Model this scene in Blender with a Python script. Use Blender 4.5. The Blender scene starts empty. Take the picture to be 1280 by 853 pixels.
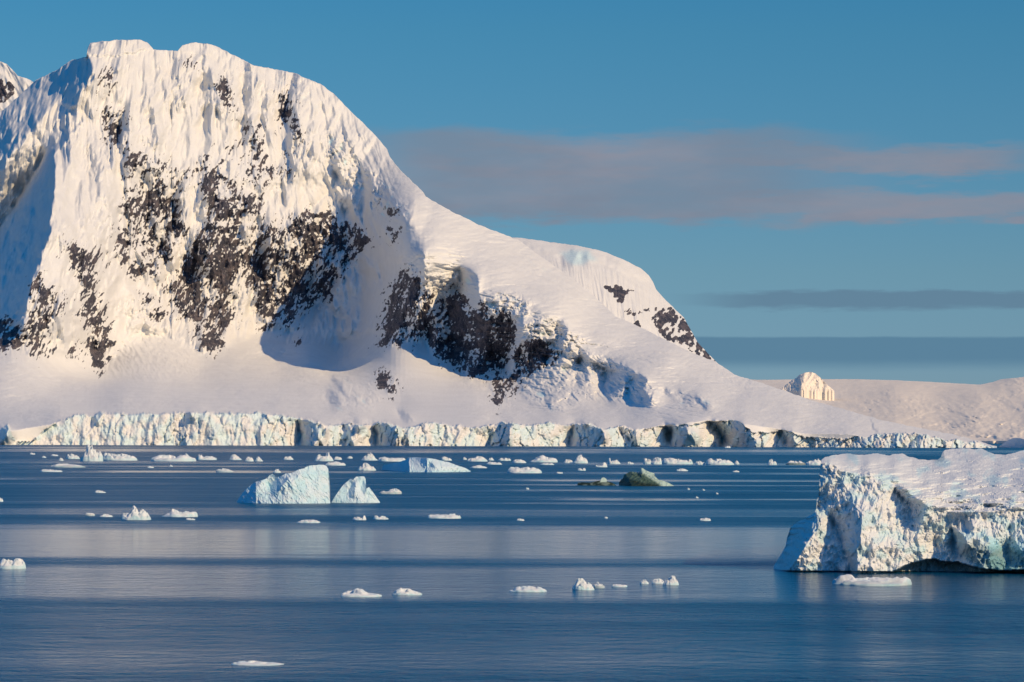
import bpy, math, random
import numpy as np
from mathutils import Vector, Matrix

# ------------------------------------------------------------------ camera, world, sun, exposure
SC = bpy.context.scene
COL = SC.collection
F = 3630.0            # focal length in photo pixels (1280 wide)
HZ = 546.0            # row of the true horizon
CH = 18.0             # deck height above the water
PITCH = math.atan((HZ - 426.5) / F)

cd = bpy.data.cameras.new('camera')
cd.sensor_width = 36.0
cd.lens = F / 1280.0 * 36.0
cd.clip_start = 1.0
cd.clip_end = 200000.0
cam = bpy.data.objects.new('camera', cd)
COL.objects.link(cam)
cam.location = (0, 0, CH)
ROLL = math.radians(0.2)
cam.rotation_euler = (Matrix.Rotation(math.radians(90) + PITCH, 3, 'X') @ Matrix.Rotation(ROLL, 3, 'Z')).to_euler()
SC.camera = cam

SUN_AZ = math.radians(50)      # to the right of straight behind the camera
SUN_EL = math.radians(32)
sun_dir = Vector((math.sin(SUN_AZ) * math.cos(SUN_EL), -math.cos(SUN_AZ) * math.cos(SUN_EL), math.sin(SUN_EL)))
sl = bpy.data.lights.new('sun', 'SUN')
sl.energy = 3.7
sl.angle = math.radians(0.5)
sl.color = (1.0, 0.725, 0.40)
so = bpy.data.objects.new('sun', sl)
COL.objects.link(so)
so.rotation_euler = sun_dir.to_track_quat('Z', 'Y').to_euler()

SC.view_settings.view_transform = 'Standard'
SC.view_settings.look = 'None'
SC.view_settings.gamma = 1
SC.view_settings.exposure = 0.0
SC.render.engine = 'CYCLES'
SC.cycles.diffuse_bounces = 2
SC.cycles.glossy_bounces = 2


def N(nt, typ, **kw):
    n = nt.nodes.new(typ)
    for k, v in kw.items():
        setattr(n, k, v)
    return n


def setin(nt, n, key, v):
    s = n.inputs[key]
    if hasattr(v, 'is_output') or isinstance(v, bpy.types.NodeSocket):
        nt.links.new(v, s)
    else:
        s.default_value = v


def math_(nt, op, a, b=0.0, c=None, clamp=False):
    n = N(nt, 'ShaderNodeMath', operation=op, use_clamp=clamp)
    setin(nt, n, 0, a)
    setin(nt, n, 1, b)
    if c is not None:
        setin(nt, n, 2, c)
    return n.outputs[0]


def smooth(nt, v, a, b, lo=0.0, hi=1.0):
    n = N(nt, 'ShaderNodeMapRange', interpolation_type='SMOOTHSTEP')
    setin(nt, n, 'Value', v)
    n.inputs['From Min'].default_value = a
    n.inputs['From Max'].default_value = b
    n.inputs['To Min'].default_value = lo
    n.inputs['To Max'].default_value = hi
    return n.outputs['Result']


def mixc(nt, f, a, b, blend='MIX'):
    n = N(nt, 'ShaderNodeMix', data_type='RGBA', blend_type=blend)
    setin(nt, n, 0, f)
    for key, v in ((6, a), (7, b)):
        if isinstance(v, tuple):
            n.inputs[key].default_value = (*v, 1) if len(v) == 3 else v
        else:
            nt.links.new(v, n.inputs[key])
    return n.outputs[2]


def noise_(nt, vec, scale, detail=4, rough=0.5, out='Fac', dist=0.0):
    n = N(nt, 'ShaderNodeTexNoise')
    nt.links.new(vec, n.inputs['Vector'])
    n.inputs['Scale'].default_value = scale
    n.inputs['Detail'].default_value = detail
    n.inputs['Roughness'].default_value = rough
    n.inputs['Distortion'].default_value = dist
    return n.outputs[out]


def vmul(nt, vec, s):
    n = N(nt, 'ShaderNodeVectorMath', operation='MULTIPLY')
    nt.links.new(vec, n.inputs[0])
    n.inputs[1].default_value = s
    return n.outputs[0]


world = bpy.data.worlds.new('World')
SC.world = world
world.use_nodes = True
wt = world.node_tree
wt.nodes.clear()
sky = N(wt, 'ShaderNodeTexSky', sky_type='NISHITA')
sky.sun_disc = False
sky.sun_elevation = SUN_EL
sky.sun_rotation = math.atan2(sun_dir.x, sun_dir.y)
sky.altitude = 0
sky.air_density = 1.0
sky.dust_density = 0.0
sky.ozone_density = 3.0
# the low northern sky of the photograph is a deeper, greener blue than the model's
# cloud layers, laid out by compass bearing and elevation
geo = N(wt, 'ShaderNodeNewGeometry')
tc = N(wt, 'ShaderNodeTexCoord')
sep = N(wt, 'ShaderNodeSeparateXYZ')
wt.links.new(tc.outputs['Generated'], sep.inputs[0])
horiz = math_(wt, 'SQRT', math_(wt, 'ADD', math_(wt, 'MULTIPLY', sep.outputs[0], sep.outputs[0]), math_(wt, 'MULTIPLY', sep.outputs[1], sep.outputs[1])))
el = math_(wt, 'MULTIPLY', math_(wt, 'ARCTAN2', sep.outputs[2], horiz), 57.2958)     # degrees above the horizon
az = math_(wt, 'MULTIPLY', math_(wt, 'ARCTAN2', sep.outputs[0], sep.outputs[1]), 57.2958)
comb = N(wt, 'ShaderNodeCombineXYZ')
wt.links.new(az, comb.inputs[0])
wt.links.new(el, comb.inputs[1])
cv = comb.outputs[0]


def deg(py):
    return math.degrees(math.atan((HZ - py) / F))


def degx(px):
    return math.degrees(math.atan((px - 640) / F))


n1 = math_(wt, 'SUBTRACT', noise_(wt, vmul(wt, cv, (0.16, 0.5, 1)), 1.0, 5, 0.55), 0.5)
n2 = math_(wt, 'SUBTRACT', noise_(wt, vmul(wt, cv, (0.5, 3.0, 1)), 1.0, 5, 0.6), 0.5)
elw = math_(wt, 'ADD', el, math_(wt, 'ADD', math_(wt, 'MULTIPLY', n1, 1.5), math_(wt, 'MULTIPLY', n2, 0.75)))


def band(py_top, py_bot, soft_t, soft_b, warp=elw):
    a = smooth(wt, warp, deg(py_bot) - soft_b, deg(py_bot) + soft_b)
    b = smooth(wt, warp, deg(py_top) - soft_t, deg(py_top) + soft_t, 1.0, 0.0)
    return math_(wt, 'MULTIPLY', a, b)


# sky gradient tint, boosted blue above the frame to fill snow shadows, + clouds
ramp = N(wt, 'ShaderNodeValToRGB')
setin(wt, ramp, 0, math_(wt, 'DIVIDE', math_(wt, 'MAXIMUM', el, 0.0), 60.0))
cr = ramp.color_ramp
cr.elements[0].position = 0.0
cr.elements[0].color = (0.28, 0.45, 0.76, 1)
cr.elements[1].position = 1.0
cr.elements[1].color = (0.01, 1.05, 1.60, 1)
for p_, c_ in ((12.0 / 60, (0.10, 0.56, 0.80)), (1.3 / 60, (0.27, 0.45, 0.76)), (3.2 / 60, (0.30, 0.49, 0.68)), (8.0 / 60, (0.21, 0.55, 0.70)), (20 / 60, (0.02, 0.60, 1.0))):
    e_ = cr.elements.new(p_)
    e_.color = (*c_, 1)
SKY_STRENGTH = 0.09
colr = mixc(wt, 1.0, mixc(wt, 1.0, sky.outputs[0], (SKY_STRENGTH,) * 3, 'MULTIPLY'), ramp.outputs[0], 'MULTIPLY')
streak = smooth(wt, n2, -0.15, 0.25)
# high mauve bank, tapering to the right into two tongues
taperL = smooth(wt, az, degx(380), degx(560))
elt = math_(wt, 'ADD', elw, math_(wt, 'MULTIPLY', smooth(wt, az, degx(760), degx(1150)), -0.02))
b_main = math_(wt, 'MULTIPLY', band(168, 280, 0.22, 0.16, elt), smooth(wt, az, degx(1180), degx(860)))
b_main = math_(wt, 'MULTIPLY', b_main, taperL)
b_up = math_(wt, 'MULTIPLY', band(182, 216, 0.16, 0.16, elw), smooth(wt, az, degx(600), degx(800)))
b_up = math_(wt, 'MULTIPLY', b_up, smooth(wt, az, degx(1340), degx(1230)))
b_lo = math_(wt, 'MULTIPLY', band(236, 272, 0.14, 0.12, elw), smooth(wt, az, degx(700), degx(860)))
hi = math_(wt, 'MAXIMUM', math_(wt, 'MAXIMUM', b_main, b_up), b_lo)
hi = math_(wt, 'MULTIPLY', hi, math_(wt, 'MULTIPLY_ADD', streak, 0.22, 0.80))
CLOUD_HI = (0.195, 0.245, 0.325)
CLOUD_PINK = (0.275, 0.28, 0.34)
colr = mixc(wt, hi, colr, mixc(wt, smooth(wt, n1, -0.10, 0.16), CLOUD_HI, CLOUD_PINK))
low = math_(wt, 'ADD', el, math_(wt, 'MULTIPLY', n2, 0.10))
b2 = math_(wt, 'MULTIPLY', band(365, 384, 0.05, 0.07, math_(wt, 'ADD', el, math_(wt, 'MULTIPLY', n2, 0.45))), smooth(wt, az, degx(820), degx(960)))
colr = mixc(wt, math_(wt, 'MULTIPLY', b2, 0.75), colr, (0.115, 0.205, 0.30))
b3 = band(421, 456, 0.03, 0.16, math_(wt, 'ADD', el, math_(wt, 'MULTIPLY', n2, 0.10)))
colr = mixc(wt, math_(wt, 'MULTIPLY', b3, 0.85), colr, (0.095, 0.21, 0.32))
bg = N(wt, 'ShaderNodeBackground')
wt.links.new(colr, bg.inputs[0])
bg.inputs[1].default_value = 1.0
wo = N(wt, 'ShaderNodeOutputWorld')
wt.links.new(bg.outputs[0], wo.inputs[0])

# ------------------------------------------------------------------ numpy noise
rngp = np.random.RandomState(7)
PERM = rngp.permutation(4096)
PERM = np.concatenate([PERM, PERM])
GA = rngp.rand(4096) * 2 * math.pi
GX2, GY2 = np.cos(GA), np.sin(GA)
G3 = rngp.randn(4096, 3)
G3 /= np.linalg.norm(G3, axis=1)[:, None]


from concurrent.futures import ThreadPoolExecutor
POOL = ThreadPoolExecutor(4)
PERM = PERM.astype(np.int32)
GX2, GY2 = GX2.astype(np.float32), GY2.astype(np.float32)


def perlin(x, y, seed=0):
    x, y = np.broadcast_arrays(x, y)
    if x.ndim == 2 and x.size > 60000:
        k = 8
        e = np.linspace(0, x.shape[0], k + 1).astype(int)
        return np.concatenate(list(POOL.map(lambda i: perlin_(x[e[i]:e[i + 1]], y[e[i]:e[i + 1]], seed), range(k))), 0)
    return perlin_(x, y, seed)


def perlin_(x, y, seed=0):
    x = (x + seed * 17.37).astype(np.float32)
    y = (y + seed * 31.11).astype(np.float32)
    xi = np.floor(x).astype(np.int32)
    yi = np.floor(y).astype(np.int32)
    fx = x - xi
    fy = y - yi
    u = fx * fx * fx * (fx * (fx * 6 - 15) + 10)
    v = fy * fy * fy * (fy * (fy * 6 - 15) + 10)

    def g(ix, iy, dx, dy):
        h = PERM[(PERM[ix & 4095] + iy) & 4095]
        return GX2[h] * dx + GY2[h] * dy
    a = g(xi, yi, fx, fy)
    b = g(xi + 1, yi, fx - 1, fy)
    c = g(xi, yi + 1, fx, fy - 1)
    d = g(xi + 1, yi + 1, fx - 1, fy - 1)
    return ((a + (b - a) * u) * (1 - v) + (c + (d - c) * u) * v) * 1.5


def perlin3(p, seed=0):
    p = p + np.array([seed * 13.7, seed * 7.1, seed * 3.3])
    i = np.floor(p).astype(np.int64)
    f = p - i
    w = f * f * f * (f * (f * 6 - 15) + 10)
    r = 0
    for dx in (0, 1):
        for dy in (0, 1):
            for dz in (0, 1):
                h = PERM[(PERM[(PERM[(i[..., 0] + dx) & 4095] + i[..., 1] + dy) & 4095] + i[..., 2] + dz) & 4095]
                gr = G3[h]
                dot = gr[..., 0] * (f[..., 0] - dx) + gr[..., 1] * (f[..., 1] - dy) + gr[..., 2] * (f[..., 2] - dz)
                ww = (w[..., 0] if dx else 1 - w[..., 0]) * (w[..., 1] if dy else 1 - w[..., 1]) * (w[..., 2] if dz else 1 - w[..., 2])
                r = r + dot * ww
    return r * 1.5


def fbm(x, y, oct=4, seed=0, rough=0.5):
    r = 0
    a = 1
    t = 0
    for k in range(oct):
        r = r + a * perlin(x * 2 ** k, y * 2 ** k, seed + k)
        t += a
        a *= rough
    return r / t


def ridged(x, y, oct=3, seed=0, rough=0.5):
    r = 0
    a = 1
    t = 0
    for k in range(oct):
        r = r + a * (1 - 2 * np.abs(perlin(x * 2 ** k, y * 2 ** k, seed + k)))
        t += a
        a *= rough
    return r / t


def cells(x, y, seed=0):
    """distance to nearest / second nearest jittered point and the cell's random value"""
    xi = np.floor(x).astype(np.int64)
    yi = np.floor(y).astype(np.int64)
    d1 = np.full(x.shape, 9.0)
    d2 = np.full(x.shape, 9.0)
    val = np.zeros(x.shape)
    tx = np.zeros(x.shape)
    ty = np.zeros(x.shape)
    for dx in (-1, 0, 1):
        for dy in (-1, 0, 1):
            h = PERM[(PERM[(xi + dx + seed * 7) & 4095] + yi + dy) & 4095]
            cx = xi + dx + 0.5 + 0.42 * GX2[h]
            cy = yi + dy + 0.5 + 0.42 * GY2[h]
            d = np.hypot(x - cx, y - cy)
            near = d < d1
            d2 = np.where(near, d1, np.minimum(d2, d))
            d1 = np.where(near, d, d1)
            val = np.where(near, (h % 97) / 97.0, val)
            tx = np.where(near, (h % 61) / 61.0 - .5, tx) 
            ty = np.where(near, (h % 43) / 43.0 - .5, ty)
    return d1, d2, val, tx, ty


def sstep(v, a, b):
    t = np.clip((v - a) / (b - a), 0, 1)
    return t * t * (3 - 2 * t)


def blur(a, sig):
    if sig < 0.3:
        return a
    r = int(sig * 3) + 1
    k = np.exp(-0.5 * (np.arange(-r, r + 1) / sig) ** 2)
    k /= k.sum()
    n0, n1_ = a.shape
    p = np.pad(a, r, mode='edge')
    L = 1 << int(math.ceil(math.log2(max(p.shape) + 2 * r)))
    K = np.fft.rfft(k, L)
    p = np.fft.irfft(np.fft.rfft(p, L, axis=0) * K[:, None], L, axis=0)[2 * r:2 * r + n0]
    p = np.fft.irfft(np.fft.rfft(p, L, axis=1) * K[None, :], L, axis=1)[:, 2 * r:2 * r + n1_]
    return p


def inpoly(PX, PY, poly):
    poly = np.array(poly, float)
    out = np.zeros(PX.shape, bool)
    x0, y0 = poly.min(0)
    x1, y1 = poly.max(0)
    sel = (PX >= x0) & (PX <= x1) & (PY >= y0) & (PY <= y1)
    xs = PX[sel]
    ys = PY[sel]
    r = np.zeros(xs.shape, bool)
    n = len(poly)
    for i in range(n):
        ax, ay = poly[i]
        bx, by = poly[(i + 1) % n]
        if ay == by:
            continue
        c = ((ay > ys) != (by > ys)) & (xs < (bx - ax) * (ys - ay) / (by - ay) + ax)
        r ^= c
    out[sel] = r
    return out


def lerpx(pts, x):
    pts = np.array(pts, float)
    return np.interp(x, pts[:, 0], pts[:, 1])


class Field:
    """a patch of the view, sampled s times per photo pixel, that carries the distance of a real surface"""

    def __init__(f, x0, x1, y0, y1, s):
        f.x0, f.y0, f.s = x0, y0, s
        xs = np.arange(int((x1 - x0) * s) + 1) / s + x0
        ys = np.arange(int((y1 - y0) * s) + 1) / s + y0
        f.X, f.Y = np.meshgrid(xs, ys)
        f.D = np.zeros(f.X.shape)
        f.gx = np.zeros(f.X.shape)
        f.gy = np.zeros(f.X.shape)
        f.rock = np.zeros(f.X.shape)
        f.ice = np.zeros(f.X.shape)
        f.dirt = np.zeros(f.X.shape)

    def warp(f, amp, scale, seed=3):
        return (f.X + amp * fbm(f.X / scale, f.Y / scale, 4, seed, .6) * 2, f.Y + amp * fbm(f.X / scale, f.Y / scale, 4, seed + 9, .6) * 2)

    def mask(f, poly, wx, wy, soft):
        poly = np.array(poly, float)
        pad = 14 + soft * 4
        i0 = max(0, int((poly[:, 1].min() - pad - f.y0) * f.s))
        i1 = min(f.X.shape[0], int((poly[:, 1].max() + pad - f.y0) * f.s) + 1)
        j0 = max(0, int((poly[:, 0].min() - pad - f.x0) * f.s))
        j1 = min(f.X.shape[1], int((poly[:, 0].max() + pad - f.x0) * f.s) + 1)
        m = np.zeros(f.X.shape)
        if i1 > i0 and j1 > j0:
            sub = inpoly(wx[i0:i1, j0:j1], wy[i0:i1, j0:j1], poly).astype(float)
            m[i0:i1, j0:j1] = blur(sub, soft * f.s)
        return m

    def paint(f, m, gx, gy=0.0):
        mpp = f.D / F / f.s
        f.gx += m * gx * mpp
        f.gy -= m * gy * mpp           # gy: how fast the surface falls back with height

    def face(f, poly, wx, wy, soft, gx, gy=0.0):
        """turn the face inside poly; short wide faces need a stronger push for the same final slope"""
        p = np.array(poly, float)
        w, h = p.max(0) - p.min(0)
        m = f.mask(poly, wx, wy, soft)
        f.paint(m, gx * min(1 + .7 * w / h, 3.2), gy * min(1 + .7 * h / w, 3.2))
        return m

    def integrate(f, L):
        gx, gy = f.gx, f.gy
        h, w = gx.shape
        div = np.zeros((h, w))
        div[:, 1:] += gx[:, 1:]
        div[:, :-1] -= gx[:, 1:]
        div[1:, :] += gy[1:, :]
        div[:-1, :] -= gy[1:, :]
        # (lam - lap) E = -div_g with mirrored edges; here div holds (g[i]-g[i+1]) = -divergence with sign folded in
        b = div
        bb = np.concatenate([b, b[::-1]], 0)
        bb = np.concatenate([bb, bb[:, ::-1]], 1)
        Bf = np.fft.rfft2(bb)
        ky = 2 - 2 * np.cos(2 * np.pi * np.fft.fftfreq(2 * h))[:, None]
        kx = 2 - 2 * np.cos(2 * np.pi * np.fft.rfftfreq(2 * w))[None, :]
        lam = 1.0 / (L * f.s) ** 2
        E = np.fft.irfft2(Bf / (lam + kx + ky), s=bb.shape)[:h, :w]
        f.D = f.D + E
        f.gx[:] = 0
        f.gy[:] = 0

    def sample(f, A, px, py):
        u = np.clip((px - f.x0) * f.s, 0, f.X.shape[1] - 1.001)
        v = np.clip((py - f.y0) * f.s, 0, f.X.shape[0] - 1.001)
        i = v.astype(int)
        j = u.astype(int)
        a = v - i
        b = u - j
        return (A[i, j] * (1 - b) + A[i, j + 1] * b) * (1 - a) + (A[i + 1, j] * (1 - b) + A[i + 1, j + 1] * b) * a


def rbf(pts, X, Y, step=6):
    pts = np.array(pts, float)
    sc = 100.0
    P = pts[:, :2] / sc
    n = len(P)

    def k(r2):
        return 0.5 * r2 * np.log(r2 + 1e-9)
    r2 = ((P[:, None] - P[None]) ** 2).sum(-1)
    A = np.zeros((n + 3, n + 3))
    A[:n, :n] = k(r2) + np.eye(n) * 0.01
    A[:n, n] = 1
    A[:n, n + 1:] = P
    A[n, :n] = 1
    A[n + 1:, :n] = P.T
    w = np.linalg.solve(A, np.concatenate([pts[:, 2], [0, 0, 0]]))
    xs = np.linspace(X.min(), X.max(), int((X.max() - X.min()) / step) + 2)
    ys = np.linspace(Y.min(), Y.max(), int((Y.max() - Y.min()) / step) + 2)
    cx, cy = np.meshgrid(xs, ys)
    q = np.stack([cx / sc, cy / sc], -1)
    out = w[n] + q[..., 0] * w[n + 1] + q[..., 1] * w[n + 2]
    for i in range(n):
        out = out + w[i] * k(((q - P[i]) ** 2).sum(-1))
    u = (X - xs[0]) / (xs[1] - xs[0])
    v = (Y - ys[0]) / (ys[1] - ys[0])
    j = np.clip(u.astype(int), 0, len(xs) - 2)
    i = np.clip(v.astype(int), 0, len(ys) - 2)
    b = u - j
    a = v - i
    return (out[i, j] * (1 - b) + out[i, j + 1] * b) * (1 - a) + (out[i + 1, j] * (1 - b) + out[i + 1, j + 1] * b) * a


CP, SP = math.cos(PITCH), math.sin(PITCH)


CR, SR = math.cos(ROLL), math.sin(ROLL)


def ray(px, py):
    ax = (px - 640.0) / F
    au = (426.5 - py) / F
    rx = ax * CR - au * SR
    ru = ax * SR + au * CR
    y = CP - SP * ru
    z = SP + CP * ru
    return rx / y, z / y          # slopes per metre of Y


def at(px, py, D):
    a, b = ray(px, py)
    return a * D, D, CH + b * D


def water_D(py, px=640.0):
    a, b = ray(px, py)
    return -CH / b


# ------------------------------------------------------------------ object helpers
def tag(o, label=None, cat=None, group=None, kind=None):
    if label:
        o['label'] = label
    if cat:
        o['category'] = cat
    if group:
        o['group'] = group
    if kind:
        o['kind'] = kind
    return o


def grid_object(name, V, mat, attrs=None, smooth_=True, close_u=False):
    """V: rows x cols x 3"""
    h, w = V.shape[:2]
    me = bpy.data.meshes.new(name)
    idx = np.arange(h * w).reshape(h, w)
    a, b, c, d = idx[:-1, :-1], idx[:-1, 1:], idx[1:, 1:], idx[1:, :-1]
    q = np.stack([a, b, c, d], -1).reshape(-1, 4)
    me.vertices.add(h * w)
    me.vertices.foreach_set('co', V.reshape(-1).astype(np.float32))
    nf = len(q)
    me.loops.add(nf * 4)
    me.loops.foreach_set('vertex_index', q.reshape(-1).astype(np.int32))
    me.polygons.add(nf)
    me.polygons.foreach_set('loop_start', (np.arange(nf) * 4).astype(np.int32))
    me.polygons.foreach_set('loop_total', np.full(nf, 4, np.int32))
    me.polygons.foreach_set('use_smooth', np.full(nf, smooth_, bool))
    me.update(calc_edges=True)
    for k, A in (attrs or {}).items():
        at_ = me.attributes.new(k, 'FLOAT', 'POINT')
        at_.data.foreach_set('value', A.reshape(-1).astype(np.float32))
    me.materials.append(mat)
    o = bpy.data.objects.new(name, me)
    COL.objects.link(o)
    return o


def relief(name, f, cols, top, bot, mat, rows, back, origin=None, back_drop=None, top_rough=0.0, seed=1, smooth_=True, foot=3.0):
    """Surface from the foot line (bot) to the skyline (top) at the distances of field f, closed by a back slope."""
    cols = np.asarray(cols, float)
    t = np.linspace(0, 1, rows)
    tp = top(cols)
    if top_rough:
        tp = tp + top_rough * fbm(cols / 9, cols * 0, 4, seed, .6)
    bt = bot(cols)
    tp = np.minimum(tp, bt - 0.05)
    PX = np.repeat(cols[None], rows, 0)
    PY = bt[None] + (tp - bt)[None] * t[:, None]
    D = f.sample(f.D, PX, PY)
    x, y, z = at(PX, PY, D)
    # keep the foot on the water: below the waterline rows are pulled down to it
    V = np.stack([x, y, z], -1)
    A = {k: f.sample(getattr(f, k), PX, PY) for k in ('rock', 'ice', 'dirt')}
    foot_row = V[:1].copy()
    foot_row[..., 2] = -foot
    last = V[-1:]
    rowsb = []
    nb = 14
    for k in range(1, nb + 1):
        q = k / nb
        r = last.copy()
        r[..., 1] = last[..., 1] + back * q
        r[..., 0] = last[..., 0] * (r[..., 1] / last[..., 1])
        r[..., 2] = (last[..., 2] + foot) * (1 - q ** 1.25) - foot
        if k < nb:
            r[..., 2] -= np.abs(perlin(cols / 20.0, cols * 0 + k * .7, 5))[None] * (last[..., 2] + foot) * .06
        rowsb.append(r)
    V = np.concatenate([foot_row, V] + rowsb, 0)
    A = {k: np.concatenate([a[:1], a] + [a[-1:]] * nb, 0) for k, a in A.items()}
    if origin is None:
        origin = (float(V[0, :, 0].mean()), float(V[0, :, 1].mean()), 0.0)
    V = V - np.array(origin)
    o = grid_object(name, V, mat, A, smooth_)
    o.location = origin
    return o


# ------------------------------------------------------------------ materials
def new_mat(name):
    m = bpy.data.materials.new(name)
    m.use_nodes = True
    nt = m.node_tree
    nt.nodes.clear()
    out = N(nt, 'ShaderNodeOutputMaterial')
    b = N(nt, 'ShaderNodeBsdfPrincipled')
    nt.links.new(b.outputs[0], out.inputs[0])
    return m, nt, b


def snow_rock(name, unit=1.0, snow=(0.80, 0.80, 0.79), rock_a=(0.042, 0.045, 0.066), rock_b=(0.155, 0.130, 0.138), darkc=(0.045, 0.10, 0.095), ice=(0.42, 0.70, 0.80), bump=1.0):
    m, nt, b = new_mat(name)
    tc = N(nt, 'ShaderNodeTexCoord')
    P = tc.outputs['Object']
    ar = N(nt, 'ShaderNodeAttribute', attribute_name='rock').outputs['Fac']
    ai = N(nt, 'ShaderNodeAttribute', attribute_name='ice').outputs['Fac']
    ad = N(nt, 'ShaderNodeAttribute', attribute_name='dirt').outputs['Fac']
    nf = noise_(nt, P, 0.09 / unit, 6, 0.65)
    ng = noise_(nt, P, 0.018 / unit, 4, 0.6)
    nr = noise_(nt, vmul(nt, P, (1, 1, 1.8)), 0.03 / unit, 6, 0.7)
    rc = mixc(nt, smooth(nt, nr, 0.42, 0.68), rock_a, rock_b)
    rc = mixc(nt, smooth(nt, noise_(nt, vmul(nt, P, (1, 1, .6)), 0.22 / unit, 4, 0.75), 0.57, 0.70), rc, (0.36, 0.36, 0.38))
    sc2 = mixc(nt, smooth(nt, ng, 0.3, 0.7), snow, tuple(c * 0.95 for c in snow))
    icec = mixc(nt, smooth(nt, nf, 0.35, 0.65), ice, tuple(min(1, c * 1.25 + 0.05) for c in ice))
    c1 = mixc(nt, ai, sc2, icec)
    c1 = mixc(nt, ad, c1, darkc)
    nh = noise_(nt, vmul(nt, P, (1, 1, .5)), 0.35 / unit, 3, 0.7)
    edge = math_(nt, 'MULTIPLY_ADD', smooth(nt, ar, 0.0, 0.25), math_(nt, 'ADD', math_(nt, 'MULTIPLY', math_(nt, 'SUBTRACT', nf, 0.5), 0.5), math_(nt, 'MULTIPLY', math_(nt, 'SUBTRACT', nh, 0.5), 1.1)), ar)
    rm = smooth(nt, edge, 0.30, 0.72)
    col = mixc(nt, rm, c1, rc)
    nt.links.new(col, b.inputs['Base Color'])
    rg = math_(nt, 'MULTIPLY_ADD', ai, -0.25, 0.75)
    nt.links.new(rg, b.inputs['Roughness'])
    b.inputs['Specular IOR Level'].default_value = 0.25
    bp = N(nt, 'ShaderNodeBump')
    bp.inputs['Distance'].default_value = 6.0 * unit * bump
    nt.links.new(math_(nt, 'MULTIPLY_ADD', rm, 0.5, 0.22), bp.inputs['Strength'])
    nt.links.new(math_(nt, 'ADD', nf, math_(nt, 'MULTIPLY', noise_(nt, P, 0.4 / unit, 3, 0.6), 0.25)), bp.inputs['Height'])
    nt.links.new(bp.outputs[0], b.inputs['Normal'])
    return m


MAT_MTN = snow_rock('snow_and_rock')
MAT_FAR = snow_rock('far_snow', 2.0, snow=(0.87, 0.79, 0.69))
MAT_BERG = snow_rock('berg_ice', 0.02, snow=(0.76, 0.79, 0.81), ice=(0.30, 0.60, 0.70))
MAT_BERG2 = snow_rock('small_berg_ice', 0.05, snow=(0.66, 0.80, 0.88), ice=(0.34, 0.62, 0.72))
MAT_FLOE = snow_rock('floe_ice', 0.03, snow=(0.78, 0.82, 0.85), ice=(0.30, 0.58, 0.66))

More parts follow.
